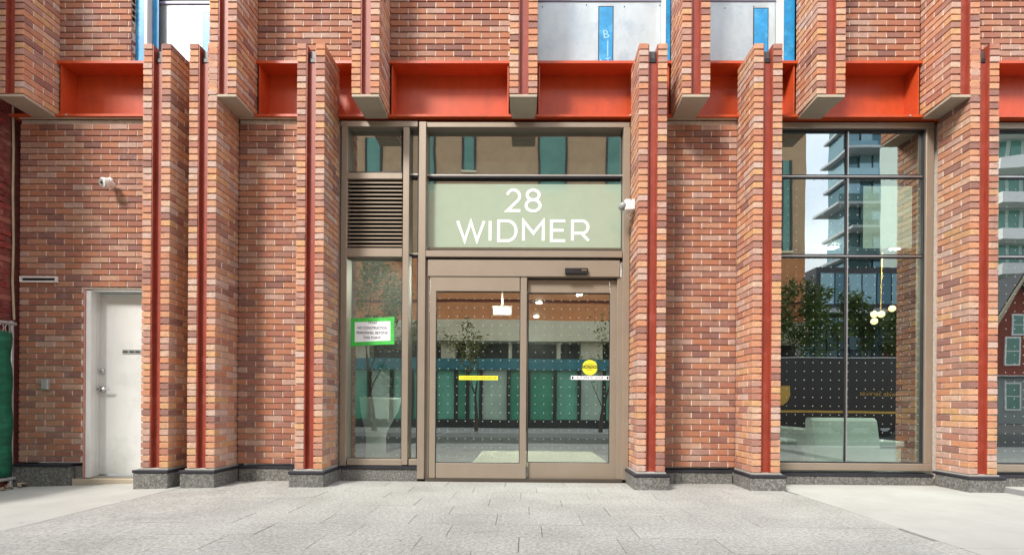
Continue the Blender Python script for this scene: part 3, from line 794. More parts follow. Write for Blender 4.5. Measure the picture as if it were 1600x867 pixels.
yl2 = GY - 0.0052
for ch, a, b, t, bo_ in (('W', 287, 468, 643, 782), ('I', 487, 505, 643, 782), ('D', 540, 665, 643, 782), ('M', 693, 832, 643, 782), ('E', 865, 968, 643, 782),
                         ('R', 995, 1112, 643, 782), ('2', 590, 690, 452, 597), ('8', 708, 812, 452, 600)):
    k = 3.942; um = 640 + (a + b) / 2 / k
    mb = MB(); sw = 0.0315
    for q_, pl_ in enumerate(stroke_letter(ch, X(640 + a / k, 350, yl2), X(640 + b / k, 350, yl2), Zc(180 + bo_ / k, yl2, um), Zc(180 + t / k, yl2, um), sw)): ribbon(mb, pl_, sw, yl2 - 0.0007 * q_)
    mb.build('lettering', 'white_vinyl', AS)

# ------------------------------------------------------------------ sliding door
S = empty('sliding_door', (0, 0, 0), B); S['label'] = 'bronze framed automatic glass sliding door'
bar('head_gap', 664.3, 972.7, 401.8, 406, y0=0.03, y1=0.12, mat='flashing', parent=S, u=820, c=0)
bar('head_box', 668.5, 968.5, 406.3, 432, y0=-0.008, y1=0.12, parent=S, u=820)
bar('jamb', 664.3, 670.5, 406.3, 748, y0=0.02, y1=0.12, mat='frame_bronze', parent=S, u=668)
bar('jamb', 963.8, 972.6, 432.3, 748.5, y0=0.01, y1=0.12, parent=S, u=966)
# fixed leaf
def leaf(u0, u1, ug0, ug1, vt, vg0, vg1, vb, y0, y1, uu):
    bar('stile', u0, ug0, vt, vb, y0=y0, y1=y1, parent=S, u=uu)
    bar('stile', ug1, u1, vt, vb, y0=y0, y1=y1, parent=S, u=uu)
    bar('top_rail', ug0 + .2, ug1 - .2, vt, vg0, y0=y0, y1=y1, parent=S, u=uu)
    bar('bottom_rail', ug0 + .2, ug1 - .2, vg1, vb, y0=y0, y1=y1, parent=S, u=uu)
    for (a, b, c2, d) in ((ug0, ug0 + 1.0, vg0, vg1), (ug1 - 1.0, ug1, vg0, vg1), (ug0 + 1, ug1 - 1, vg0, vg0 + 1.2), (ug0 + 1, ug1 - 1, vg1 - 1.2, vg1)):
        bar('gasket', a, b, c2, d, y0=y0 + 0.012, y1=y0 + 0.024, mat='flashing', parent=S, u=uu, c=0)
    return glaze('pane', 'glass_dots', S, X(ug0 - 1, 600, y0 + .012), X(ug1 + 1, 600, y0 + .012), y0 + 0.026, y0 + 0.032, Zc(vg1 + 1, y0 + .012, uu), Zc(vg0 - 1, y0 + .012, uu))
p1 = leaf(671, 822.5, 680.5, 812.5, 432.5, 455, 723.5, 747, 0.0, 0.05, 746)
p2 = leaf(823.5, 963.3, 824.6, 953, 437.5, 457.5, 723, 747.5, 0.055, 0.10, 890)
bar('leaf_gap', 823, 963.5, 432.3, 437, y0=0.06, y1=0.10, mat='frame_dark', parent=S, u=890, c=0)
bx('threshold', 'frame_dark', S, X(664, 748), X(972, 748), -0.01, 0.16, -0.02, Zc(747.8, 0.0, 820), 0)
ss = bar('motion_sensor', 883, 919, 418.4, 427.5, y0=-0.045, y1=-0.0085, mat='black_plastic', parent=S, u=900, c=0.006)
bx('sensor_lens', 'chrome', ss, X(909, 421, -.05), X(917, 421, -.05), -0.0465, -0.0455, Zc(422.6, -.05, 912), Zc(420.8, -.05, 912))
# stickers
gy1 = 0.024; gy2 = 0.079
a, b = X(717, 590, gy1), X(778, 590, gy1)
st = bx('warning_strip', 'sign_yellow', S, a, b, gy1 - .001, gy1 + .0005, Zc(593.4, gy1, 748), Zc(586.8, gy1, 748))
text('lettering', 'IN CAUTION AUTOMATIC DOOR STAND CLEAR', 'olive_ink', st, (a + b) / 2, gy1 - 0.002, Zc(590, gy1, 748), 0.03, (b - a) * 0.93)
a, b = X(892, 590, gy2), X(952, 590, gy2)
st = bx('door_strip', 'paper', S, a, b, gy2 - .001, gy2 + .0005, Zc(593, gy2, 922), Zc(587, gy2, 922))
text('lettering', 'AUTOMATIC DOOR', 'ink', st, (a + b) / 2, gy2 - 0.002, Zc(590, gy2, 922), 0.042, (b - a) * 0.70)
for q in (0.045, 0.955): bx('lettering', 'ink', st, a + (b - a) * q - 0.010, a + (b - a) * q + 0.010, gy2 - .002, gy2 - .0012, Zc(592, gy2, 922), Zc(588, gy2, 922))
cx, cz = W(921.5, 574, gy2); r = 0.085
MB().prism([(cx + r * math.cos(2 * math.pi * i / 36), cz + r * math.sin(2 * math.pi * i / 36)) for i in range(36)], 'y', gy2 - .001, gy2 + .0005).build('caution_sticker', 'sign_yellow', S)
cs = [o for o in S.children if o.name.startswith('caution_sticker')][0]
bx('band', 'olive_ink', cs, cx - r * .985, cx + r * .985, gy2 - .0018, gy2 - .0012, cz - 0.012, cz + 0.026)
text('lettering', 'CAUTION', 'sign_yellow', cs, cx, gy2 - 0.0025, cz + 0.006, 0.044, 0.150)
text('lettering', 'AUTOMATIC', 'olive_ink', cs, cx, gy2 - 0.002, cz + 0.038, 0.022, 0.115)
text('lettering', 'DOOR', 'olive_ink', cs, cx, gy2 - 0.002, cz - 0.028, 0.022, 0.062)

# ------------------------------------------------------------------ lobby windows right of the entrance
def lobby_window(x0, x1, mul, label, right_post=True):
    w = empty('window', (0, 0, 0), B); w['label'] = label
    u = 1330; yf = 0.03
    zt, zb = Zc(191, yf, u), Zc(735, yf, u)
    zg1, zg0 = Zc(200.5, yf, u), Zc(723.5, yf, u)
    bx('frame', 'frame_bronze', w, x0, x1, yf, 0.16, zg1, zt, 0.004); bx('frame', 'frame_bronze', w, x0, x1, yf, 0.16, zb, zg0, 0.004)
    bx('frame', 'frame_bronze', w, x0, x0 + 0.085, yf + .001, 0.16, zg0 + .001, zg1 - .001, 0.004)
    if right_post: bx('frame', 'frame_bronze', w, x1 - 0.085, x1, yf + .001, 0.16, zg0 + .001, zg1 - .001, 0.004)
    zr = [zg0, Zc(400.5, 0.08, u), Zc(276.5, 0.08, u), zg1]
    xa, xb = x0 + 0.085, x1 - (0.085 if right_post else 0)
    xs_ = [xa] + mul + [xb]
    for i in range(3):
        for a, b in zip(xs_, xs_[1:]):
            glaze('pane', ['glass_lobby', 'glass_dots', 'glass_wavy'][i], w, a, b, GY, GY + 0.006, zr[i], zr[i + 1])
    for z in zr[1:3]:
        bx('glazing_bar', 'alu_cap', w, xa, xb, 0.066, 0.084, z - 0.006, z + 0.006)
        bx('glazing_gasket', 'flashing', w, xa, xb, 0.070, 0.0845, z + 0.0065, z + 0.020); bx('glazing_gasket', 'flashing', w, xa, xb, 0.070, 0.0845, z - 0.020, z - 0.0065)
    for mx_ in mul:
        for i in range(3):
            bx('glazing_bar', 'alu_cap', w, mx_ - 0.006, mx_ + 0.006, 0.068, 0.0835, zr[i] + 0.0205 * (i > 0), zr[i + 1] - 0.0205 * (i < 2))
            bx('glazing_gasket', 'flashing', w, mx_ - 0.019, mx_ - 0.0065, 0.072, 0.0838, zr[i] + 0.0205 * (i > 0), zr[i + 1] - 0.0205 * (i < 2))
    for a, b, c2, d in ((xa, xa + .012, zg0, zg1), (xb - .012, xb, zg0, zg1), (xa + .012, xb - .012, zg0, zg0 + .012), (xa + .012, xb - .012, zg1 - .012, zg1)):
        bx('gasket', 'flashing', w, a, b, 0.055, 0.0845, c2, d)
    return zb
xw1 = X(1458.5, 500, 0.03)
zb = lobby_window(fx[4] - 0.06, xw1, [X(1323.5, 500, 0.07)], 'tall lobby window with thin glazing bars')
lobby_window(fx[5] + 0.02, 7.1, [fx[5] + 1.2], 'lobby window past the last brick fin', False)
plinth_run(fx[4] + 0.18, fx[5] - 0.18, 0.092, [X(1271, 745), X(1353, 745), X(1436, 745)], y=0.015)
plinth_run(fx[5] + 0.18, 7.1, 0.092, [X(1580, 745), X(1660, 745)], y=0.015)

# ------------------------------------------------------------------ lobby behind the glass
LB = tag(empty('lobby'), kind='structure')
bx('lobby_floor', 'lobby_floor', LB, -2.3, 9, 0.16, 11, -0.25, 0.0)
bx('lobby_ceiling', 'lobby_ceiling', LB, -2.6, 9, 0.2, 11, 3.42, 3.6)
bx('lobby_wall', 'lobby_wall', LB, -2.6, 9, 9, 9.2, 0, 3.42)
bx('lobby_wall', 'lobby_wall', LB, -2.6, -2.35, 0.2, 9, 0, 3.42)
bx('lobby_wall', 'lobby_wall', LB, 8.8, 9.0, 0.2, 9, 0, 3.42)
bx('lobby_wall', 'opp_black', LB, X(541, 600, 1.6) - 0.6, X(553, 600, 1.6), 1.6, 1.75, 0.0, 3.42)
bx('light_stop_slab', 'lobby_wall', LB, -8, 9, 0.38, 11, 3.62, 3.95)  # unseen slab, added so light doesn't leak into the lobby
bx('light_stop_block', 'lobby_wall', LB, -7.2, 7.3, 0.40, 6, 3.97, 6.6)  # unseen solid block closing the back of the building against stray light
bx('lobby_panel', 'lobby_panel', LB, W(1349, 340, .1)[0], W(1425, 340, .1)[0], 0.10, 0.104, W(1380, 388, .1)[1], W(1380, 291, .1)[1])
bx('entrance_mat', 'mat_cream', LB, -0.75, 1.2, 1.2, 3.1, 0.001, 0.012)
lamps = [(612, 424, 3.6), (700, 440, 4.2), (775, 460, 5.0), (940, 459, 4.9), (842, 487, 6.4), (838, 530, 8.2), (905, 470, 5.6), (1300, 440, 2.4), (1400, 455, 2.4), (770, 430, 3.8), (1200, 430, 2.2), (560, 420, 2.6), (590, 410, 2.2)]  # the ones close to the planter are added to brighten it
for i, (u, v, y) in enumerate(lamps):
    x = W(u, v, y)[0]
    o = tag(empty('ceiling_light', (x, y, 3.42)), 'small square recessed ceiling light in the lobby', 'ceiling light', 'recessed lobby ceiling lights')
    bx('trim', 'white_plastic', o, -0.075, 0.075, -0.075, 0.075, -0.012, -0.001); bx('lens', 'lamp_white', o, -0.055, 0.055, -0.055, 0.055, -0.02, -0.013)
# lit exit-type box hung from the lobby ceiling
o = tag(empty('hanging_light_box', (W(785, 486, 5.0)[0], 5.0, W(785, 486, 5.0)[1])), 'white light box hung from the lobby ceiling behind the door', 'light box')
bx('face', 'lamp_box', o, -0.19, 0.19, -0.006, 0.0, -0.07, 0.07); bx('casing', 'white_plastic', o, -0.21, 0.21, 0.001, 0.07, -0.09, 0.12)
bx('stem', 'chrome', o, -0.012, 0.012, 0.02, 0.04, 0.12, 3.42 - o.location.z)
# planter with leafy plant
PY = 2.05; pxr = W(625, 640, PY)[0]; pxs = W(602, 690, PY)[0]
pcx = pxr - 0.66
pt = tag(empty('planter', (pcx, PY, 0.0)), 'large white goblet shaped planter standing behind the sidelight glass', 'planter')
pz = W(590, 621, PY)[1]
MB().lathe([(0.34, 0.0), (pxs - pcx, 0.02), (pxs - pcx - 0.01, 0.30), (pxs - pcx + 0.01, 0.42), (0.52, 0.55), (0.61, 0.72), (0.655, pz - 0.04), (0.66, pz), (0.62, pz), (0.60, pz - 0.10), (0.0, pz - 0.12)], 0, 0, 48).build('pot', 'planter_white', pt, smooth=True)
def leaf_cloud(name, mat, parent, blobs, n, size, rg):
    mb = MB()
    for _ in range(n):
        c, r = blobs[rg.randrange(len(blobs))]
        d = Vector((rg.gauss(0, 1), rg.gauss(0, 1), rg.gauss(0, 1))).normalized() * (rg.random() ** 0.45)
        p = Vector((c[0] + d.x * r[0], c[1] + d.y * r[1], c[2] + d.z * r[2]))
        a = Vector((rg.gauss(0, 1), rg.gauss(0, 1), rg.gauss(0, .6))).normalized(); b = a.cross(Vector((rg.gauss(0, 1), rg.gauss(0, 1), rg.gauss(0, 1)))).normalized()
        s = size * rg.uniform(.6, 1.3); i = len(mb.v)
        mb.v += [tuple(p - a * s), tuple(p + b * s * .45 + a * s * .1), tuple(p + a * s), tuple(p - b * s * .45 + a * s * .1)]; mb.f.append((i, i + 1, i + 2, i + 3))
    return mb.build(name, mat, parent)
pp = tag(empty('potted_plant', (pcx, PY, pz - 0.05)), 'bushy dark green plant growing in the white goblet planter', 'plant')
leaf_cloud('foliage', 'leaf_dark', pp, [((0, 0, .22), (.55, .5, .28)), ((.25, 0, .3), (.35, .3, .3)), ((-.3, 0, .35), (.3, .3, .3))], 900, 0.07, random.Random(5))
# white lounge chairs behind the big window
def lounge(name, label, x0, x1, y, ztop, depth, seat_side):
    o = tag(empty(name, ((x0 + x1) / 2, y, 0.0)), label, 'armchair', 'white lobby armchairs')
    w = (x1 - x0) / 2
    MB().prism([(-0.12, 0.02), (0.05, 0.02), (0.05, ztop - 0.03), (0.02, ztop), (-0.06, ztop), (-0.10, ztop - 0.04), (-0.16, ztop * .45)], 'x', -w, w).build('backrest', 'leather_white', o)
    bx('seat', 'leather_white', o, -w + 0.10, w - 0.10, 0.055, depth, 0.05, 0.40, 0.04)
    for s in (-1, 1): bx('armrest', 'leather_white', o, s * w - (0.0 if s < 0 else 0.09), s * w + (0.09 if s < 0 else 0.0), 0.055, depth, 0.03, 0.55, 0.03)
    return o
sy = 1.15
a, zt_ = W(1262, 652, sy); b = W(1361, 652, sy)[0]
lounge('armchair', 'white leather armchair turned with its tall back to the window', a, b, sy, zt_, 0.75, 1)
a2 = W(1222, 686, 1.4); b2 = W(1250, 686, 1.4)
ot = tag(empty('ottoman', (a2[0] + 0.0, 1.4, 0)), 'low white block seat beside the tall backed armchair near the fin', 'ottoman')
bx('cushion', 'leather_white', ot, -0.35, b2[0] - a2[0], 0, 0.6, 0.05, a2[1], 0.03); bx('foot', 'black_plastic', ot, -0.3, 0.15, 0.05, 0.55, 0.0, 0.049)
a3 = W(1362, 689, 1.5); b3 = W(1412, 689, 1.5)
ot = tag(empty('low_table', (a3[0] + 0.02, 1.5, 0)), 'low white block table on the far side of the armchair', 'table')
bx('table_top', 'leather_white', ot, 0, b3[0] - a3[0], 0, 0.6, a3[1] - 0.08, a3[1], 0.01); bx('table_base', 'leather_white', ot, 0.03, b3[0] - a3[0] - 0.03, 0.03, 0.57, 0.0, a3[1] - 0.081)
# globe pendant
cy_ = 2.6; gl_ = [(1366, 491), (1377, 491), (1366, 502), (1394, 482)]
c0 = W(1376, 490, cy_)
ch = tag(empty('pendant_lamp', (c0[0], cy_, c0[1])), 'warm lit cluster of glass globes hanging in the lobby', 'lamp')
for u, v in gl_:
    p = W(u, v, cy_)
    MB().ball((p[0] - c0[0], 0, p[1] - c0[1]), 0.052, 8).build('globe', 'lamp_warm', ch, smooth=True)
MB().tube([(0, 0, 0.02), (0.02, 0, 3.42 - c0[1])], [0.006, 0.006], 6).build('rod', 'truck_gold', ch)
MB().tube([(-0.10, 0, -0.03), (0.02, 0, 0.03), (0.15, 0, 0.06)], [0.006] * 3, 6).build('arm', 'truck_gold', ch)

# ------------------------------------------------------------------ things on the front
nt_y = GY - 0.003
pn = tag(empty('paper_notice', (0, 0, 0)), 'white paper notice framed with bright green tape on the sidelight glass', 'notice')
c4 = [W(548.6, 497.5, nt_y), W(616, 495.3, nt_y), W(616, 537.5, nt_y), W(548.6, 540.6, nt_y)]
pap = MB().prism([(c4[3][0] + .02, c4[3][1] + .02), (c4[2][0] - .02, c4[2][1] + .02), (c4[1][0] - .02, c4[1][1] - .02), (c4[0][0] + .02, c4[0][1] - .02)], 'y', nt_y - .001, nt_y).build('sheet', 'paper', pn)
tw = 0.042
def tape(p, q):
    p, q = Vector(p), Vector(q); d = (q - p).normalized(); nrm = Vector((-d.y, d.x)) * tw
    if nrm.dot(Vector(((c4[0][0] + c4[2][0]) / 2, (c4[0][1] + c4[2][1]) / 2)) - p) < 0: nrm = -nrm
    pts = [p - d * .004, q + d * .004, q + d * .002 + nrm, p - d * .003 + nrm]
    MB().prism([(a.x, a.y) for a in pts], 'y', nt_y - 0.0025 - 0.0006 * tape.k, nt_y - 0.0018 - 0.0006 * tape.k).build('tape', 'green_tape', pn); tape.k += 1
tape.k = 0
tape(c4[0], c4[1]); tape(c4[3], c4[2]); tape(c4[0], c4[3]); tape(c4[1], c4[2])
ncx = X(582, 518, nt_y)
for s, v, wpx in (('NO CONSTRUCTION', 512.4, 46.5), ('PERSONNEL BEYOND', 520, 49), ('THIS POINT!', 527.6, 28)):
    text('lettering', s, 'ink', pn, ncx, nt_y - 0.0035, Zc(v, nt_y, 582), 0.040, wpx / 140.5)
lg = MB()
for k, (uu, vv) in enumerate(((577.5, 503.5), (580.5, 503.5), (583.8, 503.5), (587, 503.8))):
    x, z = W(uu, vv, nt_y); ribbon(lg, [(x + 0.010 * math.cos(t * .7 + k), z + 0.013 * math.sin(t * .7 + k)) for t in range(8)], 0.004, nt_y - 0.0035)
lg.build('logo', 'ink', pn)

# dome camera on the white-door wall
cx, cz = W(174, 288)
cam1 = tag(empty('security_camera', (cx, 0, cz)), 'small white turret security camera on the brick wall above the white door', 'camera')
MB().tube([(0, -0.004, 0.035), (0, -0.03, 0.035)], [0.035, 0.03], 14).build('base', 'white_plastic', cam1, smooth=False)
MB().tube([(-0.01, -0.03, 0.035), (0.0, -0.07, 0.012), (0.025, -0.085, -0.02)], [0.02, 0.022, 0.02], 10).build('arm', 'white_plastic', cam1, smooth=True)
cam1.scale = (0.95, 0.95, 0.95)
hd = MB().tube([(0.06, -0.03, -0.03), (0.04, -0.10, -0.035), (0.025, -0.13, -0.045), (0.022, -0.138, -0.047)], [0.03, 0.055, 0.056, 0.05], 18).build('housing', 'white_plastic', cam1, smooth=False)
MB().tube([(0.0215, -0.139, -0.047), (0.021, -0.143, -0.048)], [0.042, 0.038], 16).build('lens_plate', 'plate_grey', cam1)
MB().tube([(0.0205, -0.1435, -0.048), (0.0200, -0.148, -0.0485)], [0.014, 0.013], 10).build('lens', 'black_plastic', cam1)
# camera on the side of the fin by the door
cx, cz = W(990, 326, -0.12)
xs0 = fx[3] - FIN_W / 2
cam2 = tag(empty('security_camera', (xs0, -0.17, cz)), 'white box security camera on the fin side at the sliding door', 'camera')
bx('mount', 'white_plastic', cam2, -0.035, 0.0, -0.06, 0.06, -0.055, 0.055, 0.006)
bx('housing', 'white_plastic', cam2, -0.105, -0.036, -0.05, 0.05, -0.06, 0.06, 0.012)
MB().tube([(-0.10, -0.01, 0.0), (-0.135, -0.02, -0.012), (-0.150, -0.025, -0.018)], [0.040, 0.042, 0.03], 14).build('lens_ball', 'plate_grey', cam2, smooth=True)
MB().tube([(-0.07, 0.0, -0.06), (-0.055, 0.01, -0.10), (-0.02, 0.02, -0.115)], [0.006] * 3, 6).build('cable', 'white_plastic', cam2)
# slot vent and outlet box
a, zt = W(35, 433.5); b, zb = W(90, 440.5)
vt = tag(empty('slot_vent', ((a + b) / 2, 0, (zt + zb) / 2)), 'narrow white framed slot vent in the brick beside the white door', 'vent')
hw, hh = (b - a) / 2, (zt - zb) / 2
bx('back', 'flashing', vt, -hw, hw, -0.006, 0.012, -hh, hh)
for z in (-hh, hh): bx('frame', 'white_plastic', vt, -hw, hw, -0.022, 0.0, z - 0.008, z + 0.008)
for x in (-hw, hw): bx('frame', 'white_plastic', vt, x - 0.008, x + 0.008, -0.0225, 0.0, -hh - .008, hh + .008)
cx, cz = W(73, 601)
ob = tag(empty('outlet_box', (cx, 0, cz)), 'small grey metal outlet box on the brick beside the white door', 'outlet')
bx('box', 'galvanised', ob, -0.036, 0.036, -0.028, 0.005, -0.056, 0.056, 0.004); bx('cover', 'plate_grey', ob, -0.028, 0.028, -0.034, -0.0285, -0.046, 0.046, 0.003)

# ------------------------------------------------------------------ painted neighbour wall, cable and screened fence at the far end
NX = WX0 - 0.085
nb = tag(empty('neighbour_wall'), 'old brick wall with flaking dark red paint beside the entrance building', 'wall')
bx('mortar_core', 'mortar_old', nb, NX - 0.5, NX - 0.008, -1.1, 0.3, -0.2, 6.4)
z = 0.0; row = 0
hid = MB()
while z < 6.3:
    y = 0.02 - (0.1 if row % 2 else 0.0)
    while y > -1.0:
        ln = min(0.19, y + 1.08)
        if y > -0.24 and 1.2 < z < 4.7:
            o = bpy.data.objects.new('brick', brick_mesh(0.06, ln, 'brick_red_painted')); COL.objects.link(o); o.parent = nb
            o.location = (NX - 0.03 + rnd.uniform(-.006, .006), y - ln / 2, z + rnd.uniform(-.004, .004)); o.rotation_euler = (rnd.uniform(-.02, .02), rnd.uniform(-.03, .03), rnd.uniform(-.03, .03))
        else: hid.cbox(NX - 0.06, NX + rnd.uniform(-.006, .006), y - ln, y, z - BH / 2, z + BH / 2, 0.004)
        y -= ln + 0.012
    z += 0.0705; row += 1
h = hid.build('hidden_brickwork', 'brick_red_painted', nb); h['kind'] = 'stuff'
cb = MB()
cp = [W(u, v, 0.0) for u, v in ((22.5, 168), (23, 240), (22, 300), (23, 380), (21.5, 440), (24, 500))]
cb.tube([(x, -0.012, z) for x, z in cp], [0.010] * 6, 8)
tag(cb.build('cable', 'cable_tan'), 'thin tan cable running down the corner beside the painted wall', 'cable')
FX = WX0 + 0.014
fe = tag(empty('fence'), 'chain link construction fence covered with dark green screen', 'fence')
fz1 = W(26, 522)[1]; fzt = W(26, 507)[1]
sc = MB(); NY, NZ = 28, 16
for i in range(NY + 1):
    for j in range(NZ + 1):
        y = -0.06 - 1.9 * i / NY; z = 0.02 + (fz1 - 0.02) * j / NZ
        sc.v.append((FX + 0.010 * math.sin(j * 1.3 + i * .5) + 0.008 * math.sin(i * 1.9 + j * .3) - 0.02, y, z + 0.012 * math.sin(i * .8)))
for i in range(NY):
    for j in range(NZ):
        k = i * (NZ + 1) + j; sc.f.append((k, k + NZ + 1, k + NZ + 2, k + 1))
so_ = sc.build('screen', 'fence_green', fe, smooth=True)
md = so_.modifiers.new('thickness', 'SOLIDIFY'); md.thickness = 0.003
MB().tube([(FX - .02, -0.03, fzt), (FX - .02, -2.0, fzt)], [0.019, 0.019], 10).build('top_rail', 'galvanised', fe)
MB().tube([(FX - .02, -0.03, 0.0), (FX - .02, -2.0, 0.0)], [0.019, 0.019], 10).build('bottom_rail', 'galvanised', fe)
for y in (-0.05, -1.0, -1.98): MB().tube([(FX - .045, y, -0.1), (FX - .045, y, fzt + .03)], [0.02, 0.02], 10).build('post', 'galvanised', fe)
lk = MB()
for i in range(34):
    y = -0.05 - i * 0.057
    lk.tube([(FX - .02, y, fz1 - .05), (FX - .014, y - .028, (fz1 + fzt) / 2), (FX - .02, y, fzt)], [0.004] * 3, 5); lk.tube([(FX - .02, y - .057, fz1 - .05), (FX - .026, y - .029, (fz1 + fzt) / 2), (FX - .02, y - .057, fzt)], [0.004] * 3, 5)
lo = lk.build('chain_link', 'galvanised', fe); lo['kind'] = 'stuff'
lv = MB()
for i in range(60):
    x, y, z = FX + rnd.uniform(-.03, .12), rnd.uniform(-.5, -0.02), g(-5.5) + rnd.uniform(.005, .05)
    a = rnd.uniform(0, 6.28); s = rnd.uniform(.015, .035); k = len(lv.v)
    for t in (0, 1.7, 3.1, 4.6): lv.v.append((x + s * math.cos(a + t), y + s * math.sin(a + t), z + rnd.uniform(-.012, .012)))
    lv.f.append((k, k + 1, k + 2, k + 3))
tag(lv.build('fallen_leaves', 'dead_leaf'), 'dry fallen leaves gathered at the foot of the green fence', 'leaves', kind='stuff')

# ------------------------------------------------------------------ the other side of the street (seen in the glass)
OB = tag(empty('opposite_building', (0, FAR_WALL, 0)), 'brown building across the street with green glass ground floor, mirrored in the panes', 'building')
OB.location = (0, 0, 0)
OX0, OX1, OZ = -27.0, RW(1258, 300, FAR_WALL)[0], 12.2
def rz(v, u=760): return RW(u, v, FAR_WALL)[1]
def rx(u, v=500): return RW(u, v, FAR_WALL)[0]
zs = [rz(v) for v in (664, 655, 578, 561, 534, 502, 474, 469)]
bx('wall', 'opp_brown', OB, OX0, OX1, FAR_WALL - 10, FAR_WALL, zs[7], OZ)
bx('brick_band', 'opp_orange', OB, OX0, OX1, FAR_WALL - 10, FAR_WALL + 0.02, zs[5] + .002, zs[6])
bx('brick_band', 'opp_orange', OB, OX0, OX1, FAR_WALL - 10, FAR_WALL + 0.015, zs[7] + .002, rz(400))
bx('shadow_gap', 'opp_redbrown', OB, OX0, OX1, FAR_WALL - 10, FAR_WALL - 0.06, zs[6] + .001, zs[7] - .001)
bx('concrete_band', 'concrete_band', OB, OX0, OX1 + .1, FAR_WALL - 10, FAR_WALL + 0.25, zs[4], zs[5])
bx('recess', 'opp_dark', OB, OX0, OX1, FAR_WALL - 10, FAR_WALL - 0.5, zs[3] + .001, zs[4] - .001)
bx('teal_fascia', 'opp_teal', OB, OX0, OX1, FAR_WALL - 10, FAR_WALL + 0.12, zs[2], zs[3])
bx('base', 'opp_black', OB, OX0, OX1, FAR_WALL - 10, FAR_WALL + 0.06, -0.1, zs[1])
bx('core', 'opp_dark', OB, OX0, OX1 - .1, FAR_WALL - 10, FAR_WALL - 0.12, zs[1] + .001, zs[2] - .001)
px = [rx(u, 620) for u in (541, 577, 612, 643, 681, 713, 731, 752, 795, 826, 867, 905, 944, 985, 1030, 1080, 1130, 1180, 1225)]
kinds = ['a', 'c', 'b', 'a', 'b', 'a', 'b', 'c', 'a', 'a', 'b', 'c', 'b', 'a', 'b', 'a', 'c', 'a']
px = [px[0] - 1.1 * k for k in range(16, 0, -1)] + px; kinds = [rnd.choice('aabbc') for _ in range(16)] + kinds
for i in range(len(px) - 1):
    bx('mullion', 'opp_black', OB, px[i] - .06, px[i] + .06, FAR_WALL - 0.11, FAR_WALL + 0.05, zs[1] + .001, zs[2] - .001)
    bx('glass_panel', 'opp_green_' + kinds[i], OB, px[i] + .061, px[i + 1] - .061, FAR_WALL - 0.11, FAR_WALL - 0.03, zs[1] + .001, zs[2] - .001)
for u0, u1 in ((560, 577), (690, 712), (728, 733), (795, 800), (870, 876), (908, 942), (960, 990)):
    bx('pier', 'concrete_band', OB, rx(u0, 550), rx(u1, 550), FAR_WALL - 0.49, FAR_WALL - 0.05, zs[3] + .002, zs[4] - .002)
for k in range(24):
    x = OX0 + 1.0 + k * 1.5
    if x < rx(541): bx('pier', 'concrete_band', OB, x, x + .5, FAR_WALL - 0.49, FAR_WALL - 0.05, zs[3] + .002, zs[4] - .002)
wins = [(573, 596, 216, 300), (664, 680, 170, 300), (724, 742, 170, 266), (843, 884, 170, 300), (948, 985, 170, 300), (1222, 1236, 250, 392), (1060, 1090, 200, 330), (1140, 1165, 200, 330)]
for u0, u1, v0, v1 in wins:
    a, b = rx(u0, (v0 + v1) / 2), rx(u1, (v0 + v1) / 2); c, d = rz(v1, u0), min(rz(v0, u0), OZ - .3)
    w_ = bx('window', 'opp_window', OB, a, b, FAR_WALL - 0.1, FAR_WALL + 0.012, c, d)
    for q in (a, b): bx('window_frame', 'opp_dark', w_, q - .035, q + .035, FAR_WALL, FAR_WALL + 0.04, c, d)
    bx('window_sill', 'concrete_band', w_, a - .05, b + .05, FAR_WALL, FAR_WALL + 0.07, c - .07, c - .001)
for k in range(12):
    for zz in (6.0, 9.4):
        x = OX0 + 1.5 + k * 1.9
        if x < rx(560) - 1.2:
            w_ = bx('window', 'opp_window', OB, x, x + .8, FAR_WALL - 0.1, FAR_WALL + 0.012, zz, zz + 2.0)
            bx('window_sill', 'concrete_band', w_, x - .05, x + .85, FAR_WALL, FAR_WALL + 0.07, zz - .07, zz - .001)
bx('parapet', 'concrete_band', OB, OX0 - .05, OX1 + .05, FAR_WALL - 10, FAR_WALL + .08, OZ + .001, OZ + .2)

def tree(name, label, x, y, z0, h, spread, nleaf, mat, seed, lean=0.0, size=0.07, crown_z=0.5):
    rg = random.Random(seed)
    r = tag(empty(name, (x, y, z0)), label, 'tree', 'street trees across the road')
    mb = MB(); tips = []
    def grow(p, d, ln, rad, lvl):
        pts = [p]; rads = [rad]; q = p.copy(); dd = d.copy()
        for s in range(4):
            dd = (dd + Vector((rg.gauss(0, .10), rg.gauss(0, .10), .04))).normalized(); q = q + dd * ln / 4; pts.append(q.copy()); rads.append(rad * (1 - .17 * (s + 1)))
        mb.tube(pts, rads, 7 if lvl < 2 else 5)
        if lvl >= 2: tips.extend(pts[2:])
        if lvl < 3:
            for k in range(3 if lvl < 2 else 2):
                a = rg.uniform(0, 6.28); sp = rg.uniform(.45, .85)
                nd = (dd + Vector((math.cos(a) * sp * spread, math.sin(a) * sp * spread, rg.uniform(-.05, .35)))).normalized()
                grow(pts[-1] if k == 0 else pts[rg.randrange(2, 5)], nd, ln * rg.uniform(.55, .75), rads[-1] * .78, lvl + 1)
    grow(Vector((0, 0, 0)), Vector((lean, 0, 1)).normalized(), h * crown_z, h * 0.017, 0)
    mb.build('trunk', 'bark', r)
    bl = [((p.x, p.y, p.z), (.38, .38, .32)) for p in tips]
    leaf_cloud('crown', mat, r, bl, nleaf, size, rg)
    return r
ty = -8.75
tree('street_tree', 'slim sparsely leafed street tree mirrored behind the yellow warning strip', RW(744, 668, ty)[0], ty, -0.01, 4.2, 1.0, 500, 'leaf_yellow', 3, .06, .06, .36)
tree('street_tree', 'thin nearly bare street tree mirrored behind the round yellow caution sticker', RW(938, 668, ty)[0], ty, -0.01, 4.0, .9, 260, 'leaf_yellow', 8, -.03, .055, .38)
